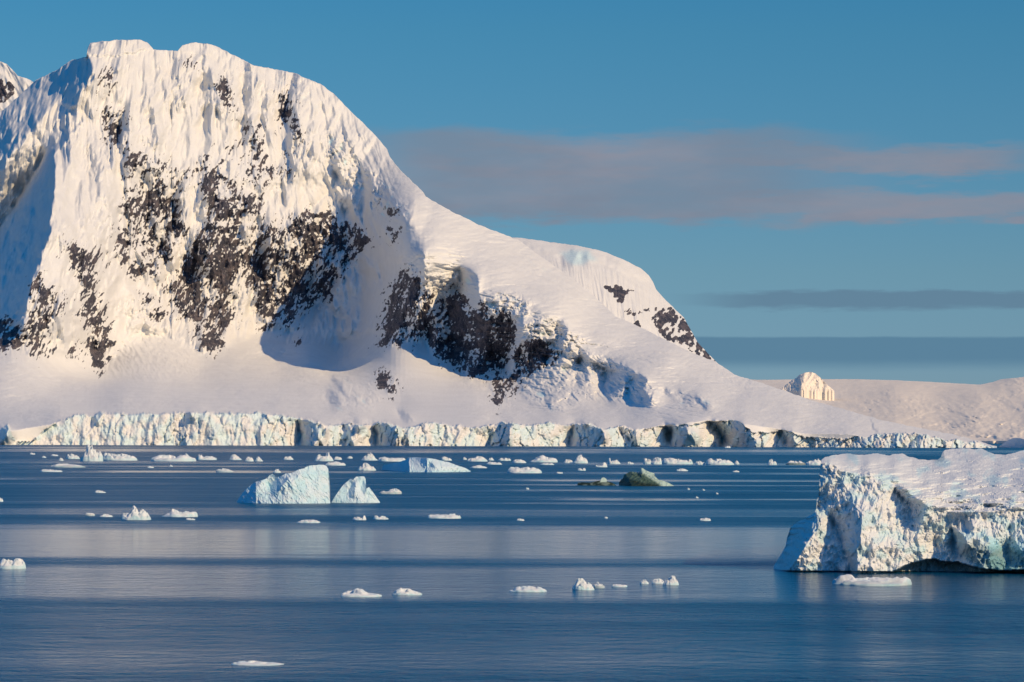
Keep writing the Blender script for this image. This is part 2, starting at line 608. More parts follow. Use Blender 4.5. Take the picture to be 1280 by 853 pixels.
# ------------------------------------------------------------------ water
def water_material():
    m, nt, b = new_mat('sea_water')
    geo = N(nt, 'ShaderNodeNewGeometry')
    P = geo.outputs['Position']
    sp = N(nt, 'ShaderNodeSeparateXYZ')
    nt.links.new(P, sp.inputs[0])
    # calm slicks, laid out as long streaks across the bay (metres)
    nb = math_(nt, 'SUBTRACT', noise_(nt, vmul(nt, P, (0.0011, 0.006, 1)), 1.0, 7, 0.62), 0.5)
    nw = math_(nt, 'SUBTRACT', noise_(nt, vmul(nt, P, (0.009, 0.035, 1)), 1.0, 6, 0.62), 0.5)
    # work in log distance so streaks thin out with distance like wind lanes seen from the deck
    inv = math_(nt, 'DIVIDE', CH * F, sp.outputs[1])           # pixels below horizon for a viewer on the deck
    calm = None
    near_ = math_(nt, 'MULTIPLY', inv, 1 / 130.0, clamp=True)
    wob = math_(nt, 'ADD', math_(nt, 'MULTIPLY', nw, 20.0), math_(nt, 'MULTIPLY', nb, 12.0))
    yy = math_(nt, 'ADD', inv, math_(nt, 'MULTIPLY', wob, math_(nt, 'MULTIPLY', near_, near_)))
    yy = math_(nt, 'ADD', yy, math_(nt, 'MULTIPLY', math_(nt, 'SUBTRACT', noise_(nt, vmul(nt, P, (0.0012, 0.0012, 1)), 1.0, 2, 0.5), 0.5), 4.0))
    for (p0, p1, s, amt) in WATER_BANDS:
        a = smooth(nt, yy, p0 - HZ - s, p0 - HZ + s)
        c = smooth(nt, yy, p1 - HZ - s, p1 - HZ + s, 1.0, 0.0)
        v = math_(nt, 'MULTIPLY', math_(nt, 'MULTIPLY', a, c), amt)
        if p1 < 640:
            mp_ = N(nt, 'ShaderNodeVectorMath', operation='MULTIPLY_ADD')
            nt.links.new(P, mp_.inputs[0])
            mp_.inputs[1].default_value = (0.0045 * (p0 - HZ) / 50, 0.0008, 0)
            mp_.inputs[2].default_value = (p0 * 1.37, p0 * .71, 0)
            v = math_(nt, 'MULTIPLY', v, smooth(nt, noise_(nt, mp_.outputs[0], 1.0, 3, 0.55), 0.40, 0.56))
        calm = v if calm is None else math_(nt, 'MAXIMUM', calm, v)
    # fine random lanes far out
    lanes = noise_(nt, vmul(nt, P, (0.0006, 0.02, 1)), 1.0, 2, 0.5)
    far = smooth(nt, sp.outputs[1], 600.0, 1100.0)
    lane = math_(nt, 'MULTIPLY', smooth(nt, lanes, 0.60, 0.66), math_(nt, 'MULTIPLY', far, 0.7))
    calm = math_(nt, 'MAXIMUM', calm, lane)
    # ripples: crests run across the view; size grows a little with the wind patches
    w1 = noise_(nt, vmul(nt, P, (0.30, 0.36, 1)), 1.0, 5, 0.6)
    w2 = noise_(nt, vmul(nt, P, (0.07, 0.11, 1)), 1.0, 3, 0.55)
    gust = noise_(nt, vmul(nt, P, (0.010, 0.05, 1)), 1.0, 3, 0.5)
    hgt = math_(nt, 'ADD', math_(nt, 'MULTIPLY', w1, 2.4), math_(nt, 'MULTIPLY', w2, 1.8))
    bp = N(nt, 'ShaderNodeBump')
    nt.links.new(hgt, bp.inputs['Height'])
    bp.inputs['Distance'].default_value = 1.0
    rough_amt = math_(nt, 'MULTIPLY', math_(nt, 'SUBTRACT', 1.0, calm), smooth(nt, gust, 0.3, 0.7, 0.65, 1.0))
    nt.links.new(math_(nt, 'MULTIPLY_ADD', rough_amt, 0.85, 0.10), bp.inputs['Strength'])
    nt.links.new(bp.outputs[0], b.inputs['Normal'])
    # ripples too small or too far away to resolve widen the gloss instead
    nt.links.new(math_(nt, 'MULTIPLY_ADD', rough_amt, smooth(nt, sp.outputs[1], 180.0, 700.0, 0.22, 0.31), 0.09), b.inputs['Roughness'])
    b.inputs['Base Color'].default_value = (0.001, 0.080, 0.185, 1)
    b.inputs['IOR'].default_value = 1.333
    b.inputs['Specular IOR Level'].default_value = 0.5
    return m


WATER_BANDS = [(561, 567.5, 0.8, 0.85), (578, 581, 0.7, 0.8), (583.5, 585.5, .4, .9), (590, 592.5, 0.5, 0.95), (600, 601.8, 0.4, 0.95), (606, 607, .3, .8), (612, 614, 0.5, 0.85),
               (622, 625, 0.7, 0.95), (629, 630, .4, .7), (636, 646, 2.0, 0.5), (658, 699, 5, 0.95), (708, 750, 7, 0.78), (800, 835, 14, 0.35)]
MAT_WATER = water_material()
ext = np.array([-30000., -4000, 0, 4000, 30000])
exy = np.array([-500., 200, 3000, 12000, 60000])
WX, WY = np.meshgrid(ext, exy)
wobj = grid_object('sea', np.stack([WX, WY, WX * 0], -1), MAT_WATER)
tag(wobj, kind='structure')

# ------------------------------------------------------------------ the main mountain
def shore_py(x):
    return lerpx([(-300, 556.0), (0, 556.2), (300, 557.2), (600, 558.0), (900, 558.8), (1150, 560.0), (1400, 560.5)], x)


SKYLINE = [(-260, 250), (-160, 215), (-60, 170), (0, 141), (22, 122), (45, 100), (67, 90), (88, 76), (108, 71), (109.5, 60), (113, 54), (126, 52), (150, 50), (176, 50), (185, 54),
           (192, 62), (208, 63), (222, 64), (228, 57), (238, 53.5), (252, 54), (262, 55), (268, 57), (280, 63), (300, 73), (318, 82), (340, 86),
           (367, 91), (385, 99), (402, 106), (420, 120), (436, 137), (455, 155), (470, 170), (484, 187), (487, 196), (500, 212), (515, 227), (529, 240), (532, 246), (560, 262),
           (605, 284), (650, 301), (670, 317), (700, 337), (729, 359), (750, 377), (770, 396), (800, 409), (830, 424), (865, 441), (892, 451), (919, 469), (950, 478), (985, 490), (1012, 500),
           (1063, 514), (1101, 525), (1130, 531), (1160, 537), (1190, 543), (1215, 549), (1235, 555), (1246, 559.0)]


def skyline(x):
    return lerpx(SKYLINE, x)


CTRL = [(-260, 250, 9200), (-160, 215, 9200), (0, 141, 9250), (60, 95, 9250), (110, 60, 9200), (180, 50, 9200), (250, 55, 9150), (340, 86, 9100), (402, 106, 8980), (455, 155, 8800), (484, 190, 8560),
        (529, 243, 7980), (560, 262, 7860), (605, 284, 7850), (650, 301, 7850), (700, 337, 7600), (750, 377, 7300), (800, 409, 6950), (892, 451, 6400), (950, 478, 6000), (1012, 500, 5700), (1101, 525, 5250), (1200, 546, 4950),
        (-200, 350, 8800), (-200, 430, 8000), (-200, 500, 7000),
        (0, 300, 8750), (0, 420, 8000), (0, 450, 7650), (0, 480, 7250), (0, 505, 6950), (0, 530, 6650),
        (75, 200, 8830), (75, 300, 8450), (75, 400, 8120), (60, 450, 7900), (75, 480, 7600), (75, 510, 6800),
        (150, 150, 8950), (150, 300, 8620), (150, 400, 8400), (130, 465, 8050), (150, 500, 7000),
        (250, 150, 8900), (250, 300, 8580), (250, 430, 8250), (250, 465, 7900), (240, 490, 7250), (250, 510, 6650),
        (350, 180, 8780), (350, 300, 8500), (350, 425, 8200), (350, 455, 7850), (350, 485, 7200), (350, 508, 6600),
        (430, 200, 8650), (440, 280, 8500), (420, 360, 8350), (400, 425, 8150), (425, 450, 7990), (432, 466, 7560), (385, 450, 7800), (430, 480, 7120), (430, 510, 6450),
        (506, 275, 7800), (450, 265, 8460), (470, 350, 8200), (460, 415, 8020), (516, 330, 7620), (520, 380, 7480), (500, 420, 7480), (495, 450, 7200), (460, 470, 7230), (500, 500, 6600), (500, 522, 6150),
        (560, 300, 7600), (560, 360, 7450), (560, 430, 7150), (560, 470, 6880), (600, 500, 6350), (600, 525, 5880),
        (620, 330, 7450), (620, 380, 7130), (620, 460, 6900), (650, 350, 7300), (650, 430, 6830), (650, 490, 6450),
        (700, 380, 6950), (700, 430, 6650), (700, 490, 6250), (700, 520, 5750), (760, 420, 6700), (760, 470, 6350), (780, 500, 5950), (800, 525, 5550),
        (830, 450, 6350), (850, 490, 5900), (870, 515, 5400), (920, 495, 5700), (930, 515, 5300), (1000, 520, 5230), (1000, 535, 5020), (1060, 540, 4900), (1100, 550, 4800)]

CLIFF = [(-300, 533), (0, 538), (10, 533), (16, 546), (24, 552), (40, 551), (56, 535), (75, 524), (98, 518), (125, 516), (160, 517), (197, 515), (250, 516), (300, 515), (345, 517), (370, 521), (390, 527), (408, 530), (430, 528), (454, 530),
         (480, 528), (503, 532), (520, 531), (540, 527), (560, 530), (605, 533), (625, 530), (640, 528), (672, 530), (705, 530), (736, 528), (757, 536), (775, 532), (793, 537), (812, 534), (830, 531), (860, 532), (886, 527), (922, 526),
         (930, 533), (940, 541), (960, 538), (977, 536), (995, 541), (1020, 547), (1053, 549), (1085, 545), (1105, 541), (1130, 541), (1150, 542), (1200, 549), (1249, 558)]

# the shore lies square to the view: distances above were first read along a skewed one
OLD = [(-260, 6534), (0, 6534), (300, 6107), (600, 5585), (900, 5105), (1150, 4667), (1260, 4667)]
CTRL = [(x, y, d + 5350 - lerpx(OLD, x)) for x, y, d in CTRL]
f = Field(-260, 1250, 38, 566, 1.25)
f.D = rbf(CTRL, f.X, f.Y)
X, Y = f.X, f.Y
DS = water_D(shore_py(X), X)
print('shore', [int(water_D(shore_py(x), x)) for x in (0., 300., 600., 900., 1150.)])

# fields that steer the detail
FOOT = lerpx([(-260, 420), (-100, 425), (0, 425), (30, 440), (60, 452), (125, 466), (150, 440), (180, 415), (215, 428), (240, 442), (265, 446), (300, 425), (330, 412), (360, 420), (430, 430), (470, 430), (520, 415), (560, 400), (1300, 380)], X)
steep = sstep(FOOT + 8 * fbm(X / 30, Y / 30, 3, 61) - Y, -4, 18) * (1 - sstep(X - (Y - 250) * .3, 470, 520))
fan = (X - 215) / (1 + (Y - 60) * 0.0012)
side = 22 * fbm(X / 120, Y / 160, 2, 5) + (Y - 60) * np.where(X < 215, -0.05, 0.06)
U = fan + side * 0.6
U = U + 5 * fbm(X / 40, Y / 60, 3, 15)

# large gradients: which way the big faces turn
wx, wy = f.warp(4.0, 26)
wx2, wy2 = f.warp(1.6, 8, 21)
wx3 = wx2 + wx - X
wy3 = wy2 + wy - Y


def P_(poly, gx, gy=0.0, soft=1.5, w=1):
    a, b_ = {0: (X, Y), 1: (wx, wy), 2: (wx2, wy2), 3: (wx3, wy3)}[w]
    return f.face(poly, a, b_, soft, gx, gy)


# shaded flank left of the main buttress, in two steps with the sunlit ramp between
sA = P_([(-260, 260), (-160, 215), (0, 141), (45, 98), (100, 66), (112, 72), (120, 95), (104, 112), (92, 132), (66, 134), (22, 180), (0, 214), (-150, 300), (-260, 360)], -3.4, 0, 1.5, 1)
sR = P_([(66, 136), (82, 169), (56, 192), (30, 222), (0, 286), (-120, 400), (-260, 420), (-260, 370), (-150, 310), (0, 216), (22, 182)], 0.5, 0.0, 1.0, 1)
sB = P_([(84, 169), (104, 148), (93, 163), (68, 195), (71, 255), (57, 308), (42, 349), (31, 418), (10, 404), (-260, 440), (-260, 410), (-120, 400), (0, 286), (56, 193)], -4.5, 0, 1.0, 1)
# the blue hollow under the shoulder, and the rock wall beside it
sC = P_([(519, 250), (518, 268), (503, 300), (497, 335), (480, 385), (476, 420), (495, 429), (477, 444), (431, 458), (420, 444), (407, 431), (359, 429), (362, 411), (398, 379), (441, 326), (471, 290), (497, 266)], -1.8, 0.0, 0.9, 2)
P_([(497, 332), (528, 345), (524, 372), (505, 402), (497, 425), (478, 440), (476, 420), (485, 385)], -1.6, 0.2, 1.2, 3)
P_([(476, 250), (489, 252), (499, 262), (496, 275), (486, 275), (476, 264)], -3, 0, 1, 3)
# hollows in the ice cap above the central rocks
P_([(575, 334), (590, 336), (600, 350), (600, 384), (578, 372), (571, 355)], -5, 0, 1, 3)
P_([(505, 318), (520, 312), (530, 322), (527, 345), (512, 350), (498, 340)], -3.6, 0, 1, 3)
P_([(556, 376), (600, 392), (612, 410), (592, 470), (583, 470), (572, 450), (560, 415)], -2.6, -0.2, 2, 3)
P_([(640, 403), (654, 400), (652, 420), (642, 452), (632, 470), (628, 460), (638, 430)], -5, 0, 1, 3)
P_([(536, 412), (550, 400), (553, 408), (542, 440), (534, 440)], -4, 0, 1, 3)
P_([(697, 400), (706, 398), (712, 410), (704, 430), (697, 436)], -5, 0, 1, 3)
P_([(520, 243), (532, 243), (540, 262), (524, 292), (516, 284), (505, 275)], 1.6, 0, 2, 1)
# icefall and crevasses on the lower right
for poly, g in [([(755, 472), (770, 462), (784, 470), (776, 490), (762, 503), (756, 495)], -3.2), ([(778, 490), (798, 484), (817, 492), (816, 501), (788, 500)], -3.0),
                ([(680, 494), (692, 498), (690, 512), (684, 508)], -3.0), ([(720, 470), (735, 460), (734, 480), (722, 482)], -2.6),
                ([(728, 446), (760, 452), (790, 462), (812, 474), (808, 480), (780, 468), (745, 457), (724, 452)], -3.0), ([(832, 488), (870, 496), (892, 508), (884, 511), (858, 502), (830, 494)], -2.6),
                ([(412, 470), (418, 468), (440, 496), (448, 500), (442, 502), (430, 494)], -3), ([(405, 492), (420, 490), (428, 508), (414, 506)], -2.5), ([(497, 515), (505, 514), (518, 526), (508, 526)], -3)]:
    P_(poly, g * 1.6, 0, 0.8, 3)
for poly, g in [([(148, 140), (160, 138), (166, 190), (158, 215), (150, 190)], -1.8), ([(112, 190), (122, 186), (132, 230), (120, 262), (108, 240)], -1.3), ([(215, 240), (232, 250), (222, 300), (208, 330), (200, 310), (212, 280)], -2.0),
                ([(130, 170), (140, 168), (146, 200), (136, 230)], -1.3), ([(352, 110), (366, 112), (372, 150), (364, 182), (355, 150)], -2.2), ([(362, 190), (370, 190), (364, 250), (352, 268), (356, 230)], -1.8),
                ([(180, 110), (192, 108), (196, 170), (184, 190)], -1.0), ([(245, 270), (265, 262), (262, 330), (246, 350)], -1.2), ([(325, 270), (338, 268), (340, 330), (328, 350)], -1.5), ([(90, 240), (100, 236), (108, 290), (98, 310)], -1.2),
                ([(255, 90), (264, 88), (268, 150), (258, 170)], -1.1), ([(300, 95), (310, 93), (316, 160), (304, 185)], -1.1), ([(385, 300), (398, 296), (400, 350), (385, 370)], -1.5)]:
    P_(poly, g * 1.7, 0, 2.0, 3)
ice_cap = P_([(500, 320), (530, 312), (560, 332), (600, 338), (606, 364), (650, 370), (700, 398), (706, 436), (645, 470), (620, 498), (600, 470), (560, 425), (545, 440), (500, 424)], 0, -1.8, 2, 1)
for poly in ([(395, 500), (405, 482), (425, 472), (470, 468), (500, 480), (520, 505), (505, 520)], [(640, 500), (690, 455), (735, 440), (780, 460), (830, 486), (900, 505), (880, 512), (800, 505), (740, 506), (680, 516)]):
    P_(poly, 0.1, -1.6, 3, 1)
f.integrate(150)

# medium forms: buttress waves, then flutings that run down the fall line
rd = ridged(U / 46, Y / 230, 3, 31)
f.D -= steep * 54 * rd
f.D -= steep * 44 * ridged((X + .25 * Y) / 30, (Y - .2 * X) / 60, 4, 131, .55) * sstep(fbm(X / 60, Y / 60, 2, 77), -.25, .2)
rd2 = ridged(U / 17, Y / 110, 3, 33, .55)
var = .35 + 1.0 * sstep(fbm(X / 38, Y / 70, 3, 39), -.3, .3)
f.D -= steep * 13 * var * rd2 * sstep(330 - Y, -60, 80)
shade_break = sstep(fbm(U / 14, Y / 70, 3, 37), -0.1, 0.25)
rd3 = ridged(U / 6.5, Y / 42, 3, 35, .55)
f.D -= steep * 4.2 * var * rd3
f.D -= steep * 5 * fbm(X / 9, Y / 14, 4, 40, .6)
f.D -= steep * 28 * np.abs(perlin(U / 19 + .3 * fbm(X / 20, Y / 20, 2, 49), Y / 120, 141)) * var
f.D -= steep * 12 * np.abs(perlin(U / 8, Y / 60, 142))
f.D -= steep * 7 * np.abs(perlin(U / 3.6, Y / 30, 143)) * var
diag = np.abs(perlin((X + .55 * Y) / 15, (Y - .5 * X) / 70, 144))
f.D -= steep * 24 * diag * sstep(fbm(X / 50, Y / 50, 2, 145), -.1, .25)
f.D -= (sA + sB) * (20 * ridged((X + Y * .45) / 16, (Y - X * .45) / 80, 3, 36) + 9 * np.abs(perlin((X + Y * .6) / 7, (Y - X * .6) / 26, 136)) + 6 * fbm(X / 8, Y / 12, 3, 137))
f.D -= sR * 10 * fbm((X + .4 * Y) / 12, Y / 20, 3, 138)
f.D -= (1 - steep) * sC * 10 * ridged((X + Y * .3) / 9, (Y - X * .3) / 60, 3, 38)
# serrated relief everywhere off the glacier floor
flats = sstep(Y, FOOT + 6, FOOT + 26) * (1 - sstep(X, 420, 520))
dome = sstep(X - (Y - 250) * .3, 480, 530)
f.D += 30 * fbm(X / 90, Y / 45, 3, 41) * (flats + dome * .7) * 1.2
f.D += 5 * fbm(X / 22, Y / 9, 3, 43) * (flats + dome)
glac = np.clip(flats + dome, 0, 1)
cr_ = ridged((X + 2.2 * Y + 14 * fbm(X / 60, Y / 40, 2, 46)) / 60, (Y - .12 * X) / 7, 3, 45, .55)
f.D += glac * 8 * sstep(cr_, .35, .8) * sstep(fbm(X / 70, Y / 26, 3, 47), -.05, .25)
f.D += glac * 8 * ridged((X - 1.5 * Y) / 34, (Y + .2 * X) / 9, 4, 48, .6)
# avalanche fans and rough snow at the foot
fanm = f.mask([(120, 425), (190, 410), (235, 440), (250, 462), (200, 478), (150, 474), (130, 460)], wx, wy, 4)
f.D -= 14 * fanm * ridged((X - .6 * Y) / 9, Y / 9, 3, 44)

# icefall blocks
def serac(poly, amp, sx, sy, ang=0.0, seed=50, soft=3, icey=0.5):
    m = f.mask(poly, wx3, wy3, soft)
    ca, sa = math.cos(ang), math.sin(ang)
    a = ((X * ca + Y * sa) + 3 * fbm(X / 9, Y / 9, 3, seed + 3)) / sx
    b_ = ((-X * sa + Y * ca) + 3 * fbm(X / 9, Y / 9, 3, seed + 5)) / sy
    d1, d2, v, tx, ty = cells(a, b_, seed)
    crack = sstep(d2 - d1, 0.0, 0.3)
    rg = ridged(a * .55 + .2 * fbm(a, b_, 2, seed + 2), b_ * .8, 3, seed + 4, .6)
    f.D -= m * amp * (.45 * (v - .5) + crack * .12 + .7 * rg + .75 * fbm(a * .6, b_ * .6, 3, seed + 8)) + m * amp * .22 * fbm(X / 3.5, Y / 3.5, 3, seed + 1)
    f.ice = np.maximum(f.ice, m * icey * sstep(-rg + .7 * fbm(X / 12, Y / 12, 3, seed + 7), -0.2, 0.5))
    return m


serac([(640, 470), (690, 440), (720, 436), (760, 448), (800, 470), (830, 490), (830, 505), (780, 505), (730, 500), (690, 515), (660, 500)], 26, 13, 9, .5, 50)
serac([(655, 405), (690, 400), (715, 410), (735, 425), (715, 440), (695, 440), (660, 425)], 32, 9, 8, .2, 52)
serac([(600, 372), (640, 365), (665, 378), (655, 398), (610, 393)], 25, 9, 12, .1, 53)
serac([(500, 320), (530, 316), (545, 345), (575, 340), (600, 345), (602, 385), (572, 372), (550, 372), (528, 366), (505, 350)], 26, 8, 13, .2, 54)
serac([(400, 165), (420, 170), (450, 200), (480, 225), (500, 250), (515, 262), (505, 282), (480, 280), (470, 262), (445, 235), (420, 215), (402, 190)], 22, 8, 11, .5, 55, 2.5, .8)
serac([(395, 500), (410, 480), (430, 470), (460, 478), (480, 500), (460, 512), (420, 512)], 16, 11, 7, .6, 56, 3, .35)
serac([(650, 318), (700, 345), (740, 375), (720, 380), (690, 360), (660, 345)], 8, 13, 5, .6, 57, 4, .1)
serac([(170, 378), (190, 370), (210, 385), (206, 405), (190, 412), (168, 408), (140, 400), (140, 385)], 9, 7, 7, .3, 58, 3, .0)
serac([(345, 90), (375, 95), (400, 130), (396, 150), (370, 120), (330, 110)], 9, 9, 10, .4, 59, 3, .15)
serac([(890, 452), (925, 470), (950, 482), (940, 488), (915, 478), (890, 462)], 8, 6, 4, .4, 60, 2, .1)
serac([(820, 486), (880, 495), (900, 510), (870, 512), (830, 500)], 10, 8, 5, .3, 62, 3, .4)

# summit cornice: a smooth cap that overhangs the fluted face
corn = f.mask([(106, 72), (108, 50), (130, 44), (180, 44), (190, 58), (184, 63), (176, 62), (168, 67), (156, 66), (148, 71), (136, 69), (124, 71), (116, 69)], wx2, wy2, 0.8)
f.D = f.D - corn * 15
cc2 = f.mask([(225, 66), (228, 50), (262, 50), (275, 62), (258, 70), (240, 66)], wx2, wy2, 1.0)
f.D -= cc2 * 8

# rocks
ROCKS = [
    ([(126, 94), (150, 92), (149, 108), (128, 110)], .50), ([(125, 128), (152, 132), (160, 180), (150, 192), (138, 176), (128, 160)], .52),
    ([(150, 185), (190, 198), (228, 210), (224, 244), (190, 234), (158, 220)], .46), ([(160, 228), (222, 240), (228, 280), (215, 322), (195, 348), (160, 340), (142, 312), (148, 270)], .50),
    ([(250, 230), (262, 220), (282, 216), (300, 238), (328, 246), (326, 262), (302, 272), (303, 300), (298, 345), (288, 400), (272, 444), (255, 436), (235, 402), (219, 386), (213, 360), (228, 330), (245, 300), (268, 272), (254, 248)], .74),
    ([(300, 280), (355, 288), (362, 330), (386, 352), (376, 392), (360, 408), (330, 410), (320, 385), (303, 352)], .62),
    ([(362, 263), (400, 266), (432, 279), (463, 297), (448, 322), (427, 347), (410, 367), (390, 382), (370, 372), (362, 320)], .64),
    ([(362, 264), (400, 266), (432, 279), (464, 297), (462, 301), (430, 285), (398, 272), (364, 270)], .8),
    ([(298, 238), (328, 244), (328, 250), (298, 248)], .8),
    ([(268, 95), (282, 98), (298, 140), (287, 144), (273, 125)], .47), ([(352, 114), (366, 119), (368, 150), (379, 165), (375, 181), (361, 170), (351, 145)], .62),
    ([(363, 180), (371, 182), (367, 232), (361, 232)], .52), ([(324, 206), (349, 206), (349, 226), (326, 226)], .42), ([(227, 72), (249, 80), (248, 87), (230, 81)], .55),
    ([(278, 178), (292, 180), (292, 200), (276, 206)], .45), ([(306, 150), (330, 160), (330, 240), (308, 240)], .28), ([(244, 196), (262, 198), (262, 230), (246, 230)], .35),
    ([(78, 296), (100, 310), (119, 316), (121, 370), (108, 356), (95, 336), (84, 320)], .74), ([(72, 362), (88, 365), (90, 395), (74, 400)], .55),
    ([(109, 366), (127, 380), (131, 402), (139, 440), (136, 456), (125, 468), (115, 452), (104, 425), (107, 400)], .72),
    ([(33, 434), (44, 369), (49, 333), (54, 346), (60, 388), (58, 447), (46, 450), (31, 442)], .62), ([(-40, 395), (0, 400), (23, 416), (22, 432), (0, 442), (-50, 440)], .7),
    ([(170, 368), (190, 370), (190, 384), (172, 384)], .48), ([(188, 384), (206, 384), (206, 398), (190, 398)], .55), ([(86, 434), (93, 432), (93, 446), (86, 444)], .7),
    ([(367, 417), (380, 419), (378, 429), (367, 426)], .8), ([(477, 250), (488, 256), (499, 262), (497, 271), (486, 271), (477, 262)], .66), ([(489, 284), (499, 300), (495, 312), (488, 300)], .5),
    ([(497, 334), (506, 344), (528, 347), (523, 372), (505, 402), (497, 426), (480, 434), (475, 420), (484, 388), (491, 355)], .84), ([(398, 360), (420, 345), (405, 375), (392, 388)], .55), ([(448, 440), (474, 436), (470, 446), (452, 450)], .5),
    ([(497, 427), (520, 426), (533, 412), (556, 398), (558, 376), (545, 366), (528, 373), (510, 400)], .72), ([(533, 410), (556, 394), (563, 440), (557, 457), (545, 451), (535, 434)], .66),
    ([(556, 363), (582, 372), (601, 391), (648, 399), (642, 426), (632, 438), (624, 460), (609, 466), (586, 476), (571, 454), (558, 418)], .86),
    ([(653, 424), (676, 430), (698, 438), (689, 454), (665, 460), (644, 476), (636, 492), (628, 507), (615, 500), (613, 486), (634, 475), (642, 453)], .8),
    ([(469, 469), (488, 471), (498, 486), (485, 491), (474, 484)], .72), ([(598, 374), (606, 380), (640, 395), (604, 392)], .7),
    ([(738, 545), (746, 543), (748, 549), (740, 550)], .0),
]
cov = np.zeros(X.shape)
wxr, wyr = wx3 + 5 * fbm(X / 11, Y / 15, 3, 171), wy3 + 7 * fbm(X / 11, Y / 15, 3, 172)
for poly, s_ in ROCKS:
    cov = np.maximum(cov, f.mask(poly, wxr, wyr, 2.2 if s_ > .6 else 4.0) * s_)
cov = np.maximum(cov, blur(cov, 9 * f.s) * .78)
zone = blur(np.clip(cov * 2, 0, 1), 2.5)
# ribs, chimneys and ledges; snow stays on whatever leans back, rock shows on whatever is steep
crag = 19 * ridged((U + .15 * Y) / 12, Y / 36, 3, 84, .5) + 9 * ridged((X - .1 * Y) / 6, (Y + .3 * X) / 17, 3, 85, .6) + 5 * fbm((X + .5 * Y) / 6, (Y - .3 * X) / 8, 3, 86, .6)
cx_ = np.gradient(crag, axis=1)
cy_ = np.gradient(crag, axis=0)
rn = -.75 * cx_ / cx_.std() * .6 - 1.0 * cy_ / cy_.std() + 3.6 * fbm(U / 2.2, Y / 9, 4, 71, .8) + 2.1 * fbm((X + .2 * Y) / 8, Y / 20, 3, 76) + 2.6 * fbm(X / 22, Y / 40, 2, 75)
rn = -rn
rn = np.where(np.abs(rn) < 50, rn, 0)
srt = np.sort(rn.reshape(-1)[::37])
rank = np.searchsorted(srt, rn) / len(srt)
f.rock = sstep(cov - rank, -0.11, 0.13) * (cov > .03)
f.D -= zone * crag
f.D += f.rock * 3.0

# glacier front: an ice cliff standing in the sea
ctop = lerpx(CLIFF, X) + 3.4 * fbm(X / 9, X * 0, 4, 91, .65) + 1.5 * ridged(X / 22, X * 0, 2, 97) + 5 * fbm(X / 38, X * 0, 2, 98)
below = sstep(Y, ctop - 0.3, ctop + 0.3)
facet = 12 * fbm(X / 40, Y / 90, 3, 92, .45) + 8 * ridged(X / 13 + .3 * fbm(X / 9, Y / 9, 2, 5), Y / 40, 2, 93) + 3.2 * fbm(X / 4, Y / 8, 4, 94, .6) + 1.6 * ridged(X / 3, Y / 3, 2, 95)
Dc = DS + 22 + facet + (shore_py(X) - Y) * 0.9
gap = sstep(X, 14, 20) * (1 - sstep(X, 44, 56)) * 0      # a snow slope that runs right down to the sea
Dc = Dc + gap * (shore_py(X) - Y) * 25
cs = blur(lerpx(CLIFF, X[0])[None].repeat(3, 0), 40)[1]
need = blur(np.clip(DS[0] + 60 - f.sample(f.D, X[0], cs - 3), 0, None)[None].repeat(3, 0), 34)[1]
f.D += need[None] * np.exp(-np.clip(cs[None] - Y, 0, None) / 45.0)
f.D = np.where(Y < ctop, np.maximum(f.D, DS + 34), f.D)
f.D = f.D * (1 - below) + Dc * below
icev = sstep(fbm(X / 14, Y / 20, 4, 96) + .12, -0.1, 0.35)
f.ice = np.maximum(f.ice, below * icev * .4 * (1 - gap))
CL_SH = [[(370, 520), (385, 524), (407, 533), (397, 553), (390, 558), (374, 558), (372, 535)], [(425, 528), (452, 530), (446, 538), (430, 537)], [(425, 558), (437, 544), (440, 558)],
         [(461, 529), (492, 529), (499, 545), (490, 558), (470, 558), (471, 545)], [(500, 540), (508, 538), (508, 552), (501, 556)], [(606, 558), (627, 531), (642, 530), (636, 558)],
         [(708, 560), (718, 530), (738, 528), (758, 538), (757, 560)], [(774, 535), (797, 537), (798, 560), (785, 552)], [(830, 531), (862, 538), (866, 550), (838, 552)],
         [(840, 533), (860, 537), (852, 560), (836, 560)], [(885, 525), (927, 531), (950, 560), (902, 560), (901, 544)], [(977, 536), (991, 541), (996, 560), (985, 560)], [(-60, 540), (0, 532), (14, 535), (6, 556), (-60, 556)],
         [(116, 520), (121, 518), (122, 530), (117, 530)], [(231, 519), (239, 519), (240, 527), (232, 525)], [(1088, 530), (1094, 532), (1100, 540), (1094, 540)]]
for p in CL_SH:
    f.face(p, wx3 + 3 * fbm(X / 7, Y / 7, 3, 98), wy3 + 5 * fbm(X / 7, Y / 7, 3, 99), .6, -4.4, 0)
f.integrate(18)
below = sstep(Y, ctop - 0.3, ctop + 0.3)
d1, d2, v, tx, ty = cells((X + 2.5 * fbm(X / 6, Y / 6, 3, 191)) / 8, (Y + 3 * fbm(X / 6, Y / 6, 3, 192)) / 17, 33)
calmer = .35 + .85 * sstep(fbm(X / 55, X * 0 + .5, 2, 194) + (X - 350) / 900, -.15, .3)
f.D -= below * calmer * (9 * (v - .5) + 10 * tx * d1 - 5 * sstep(.12 - (d2 - d1), 0, .12))
d1, d2, v, tx, ty = cells((X + .4 * Y) / 23, Y / 60, 34)
f.D -= below * 16 * (v - .5) * sstep(d2 - d1, 0, .25)

cols = np.linspace(-250, 1246.0, 1860)
mtn = relief('mountain', f, cols, skyline, lambda x: shore_py(x), MAT_MTN, 560, 2500, origin=(0, 7500, 0), top_rough=1.6, seed=101)
tag(mtn, kind='structure')

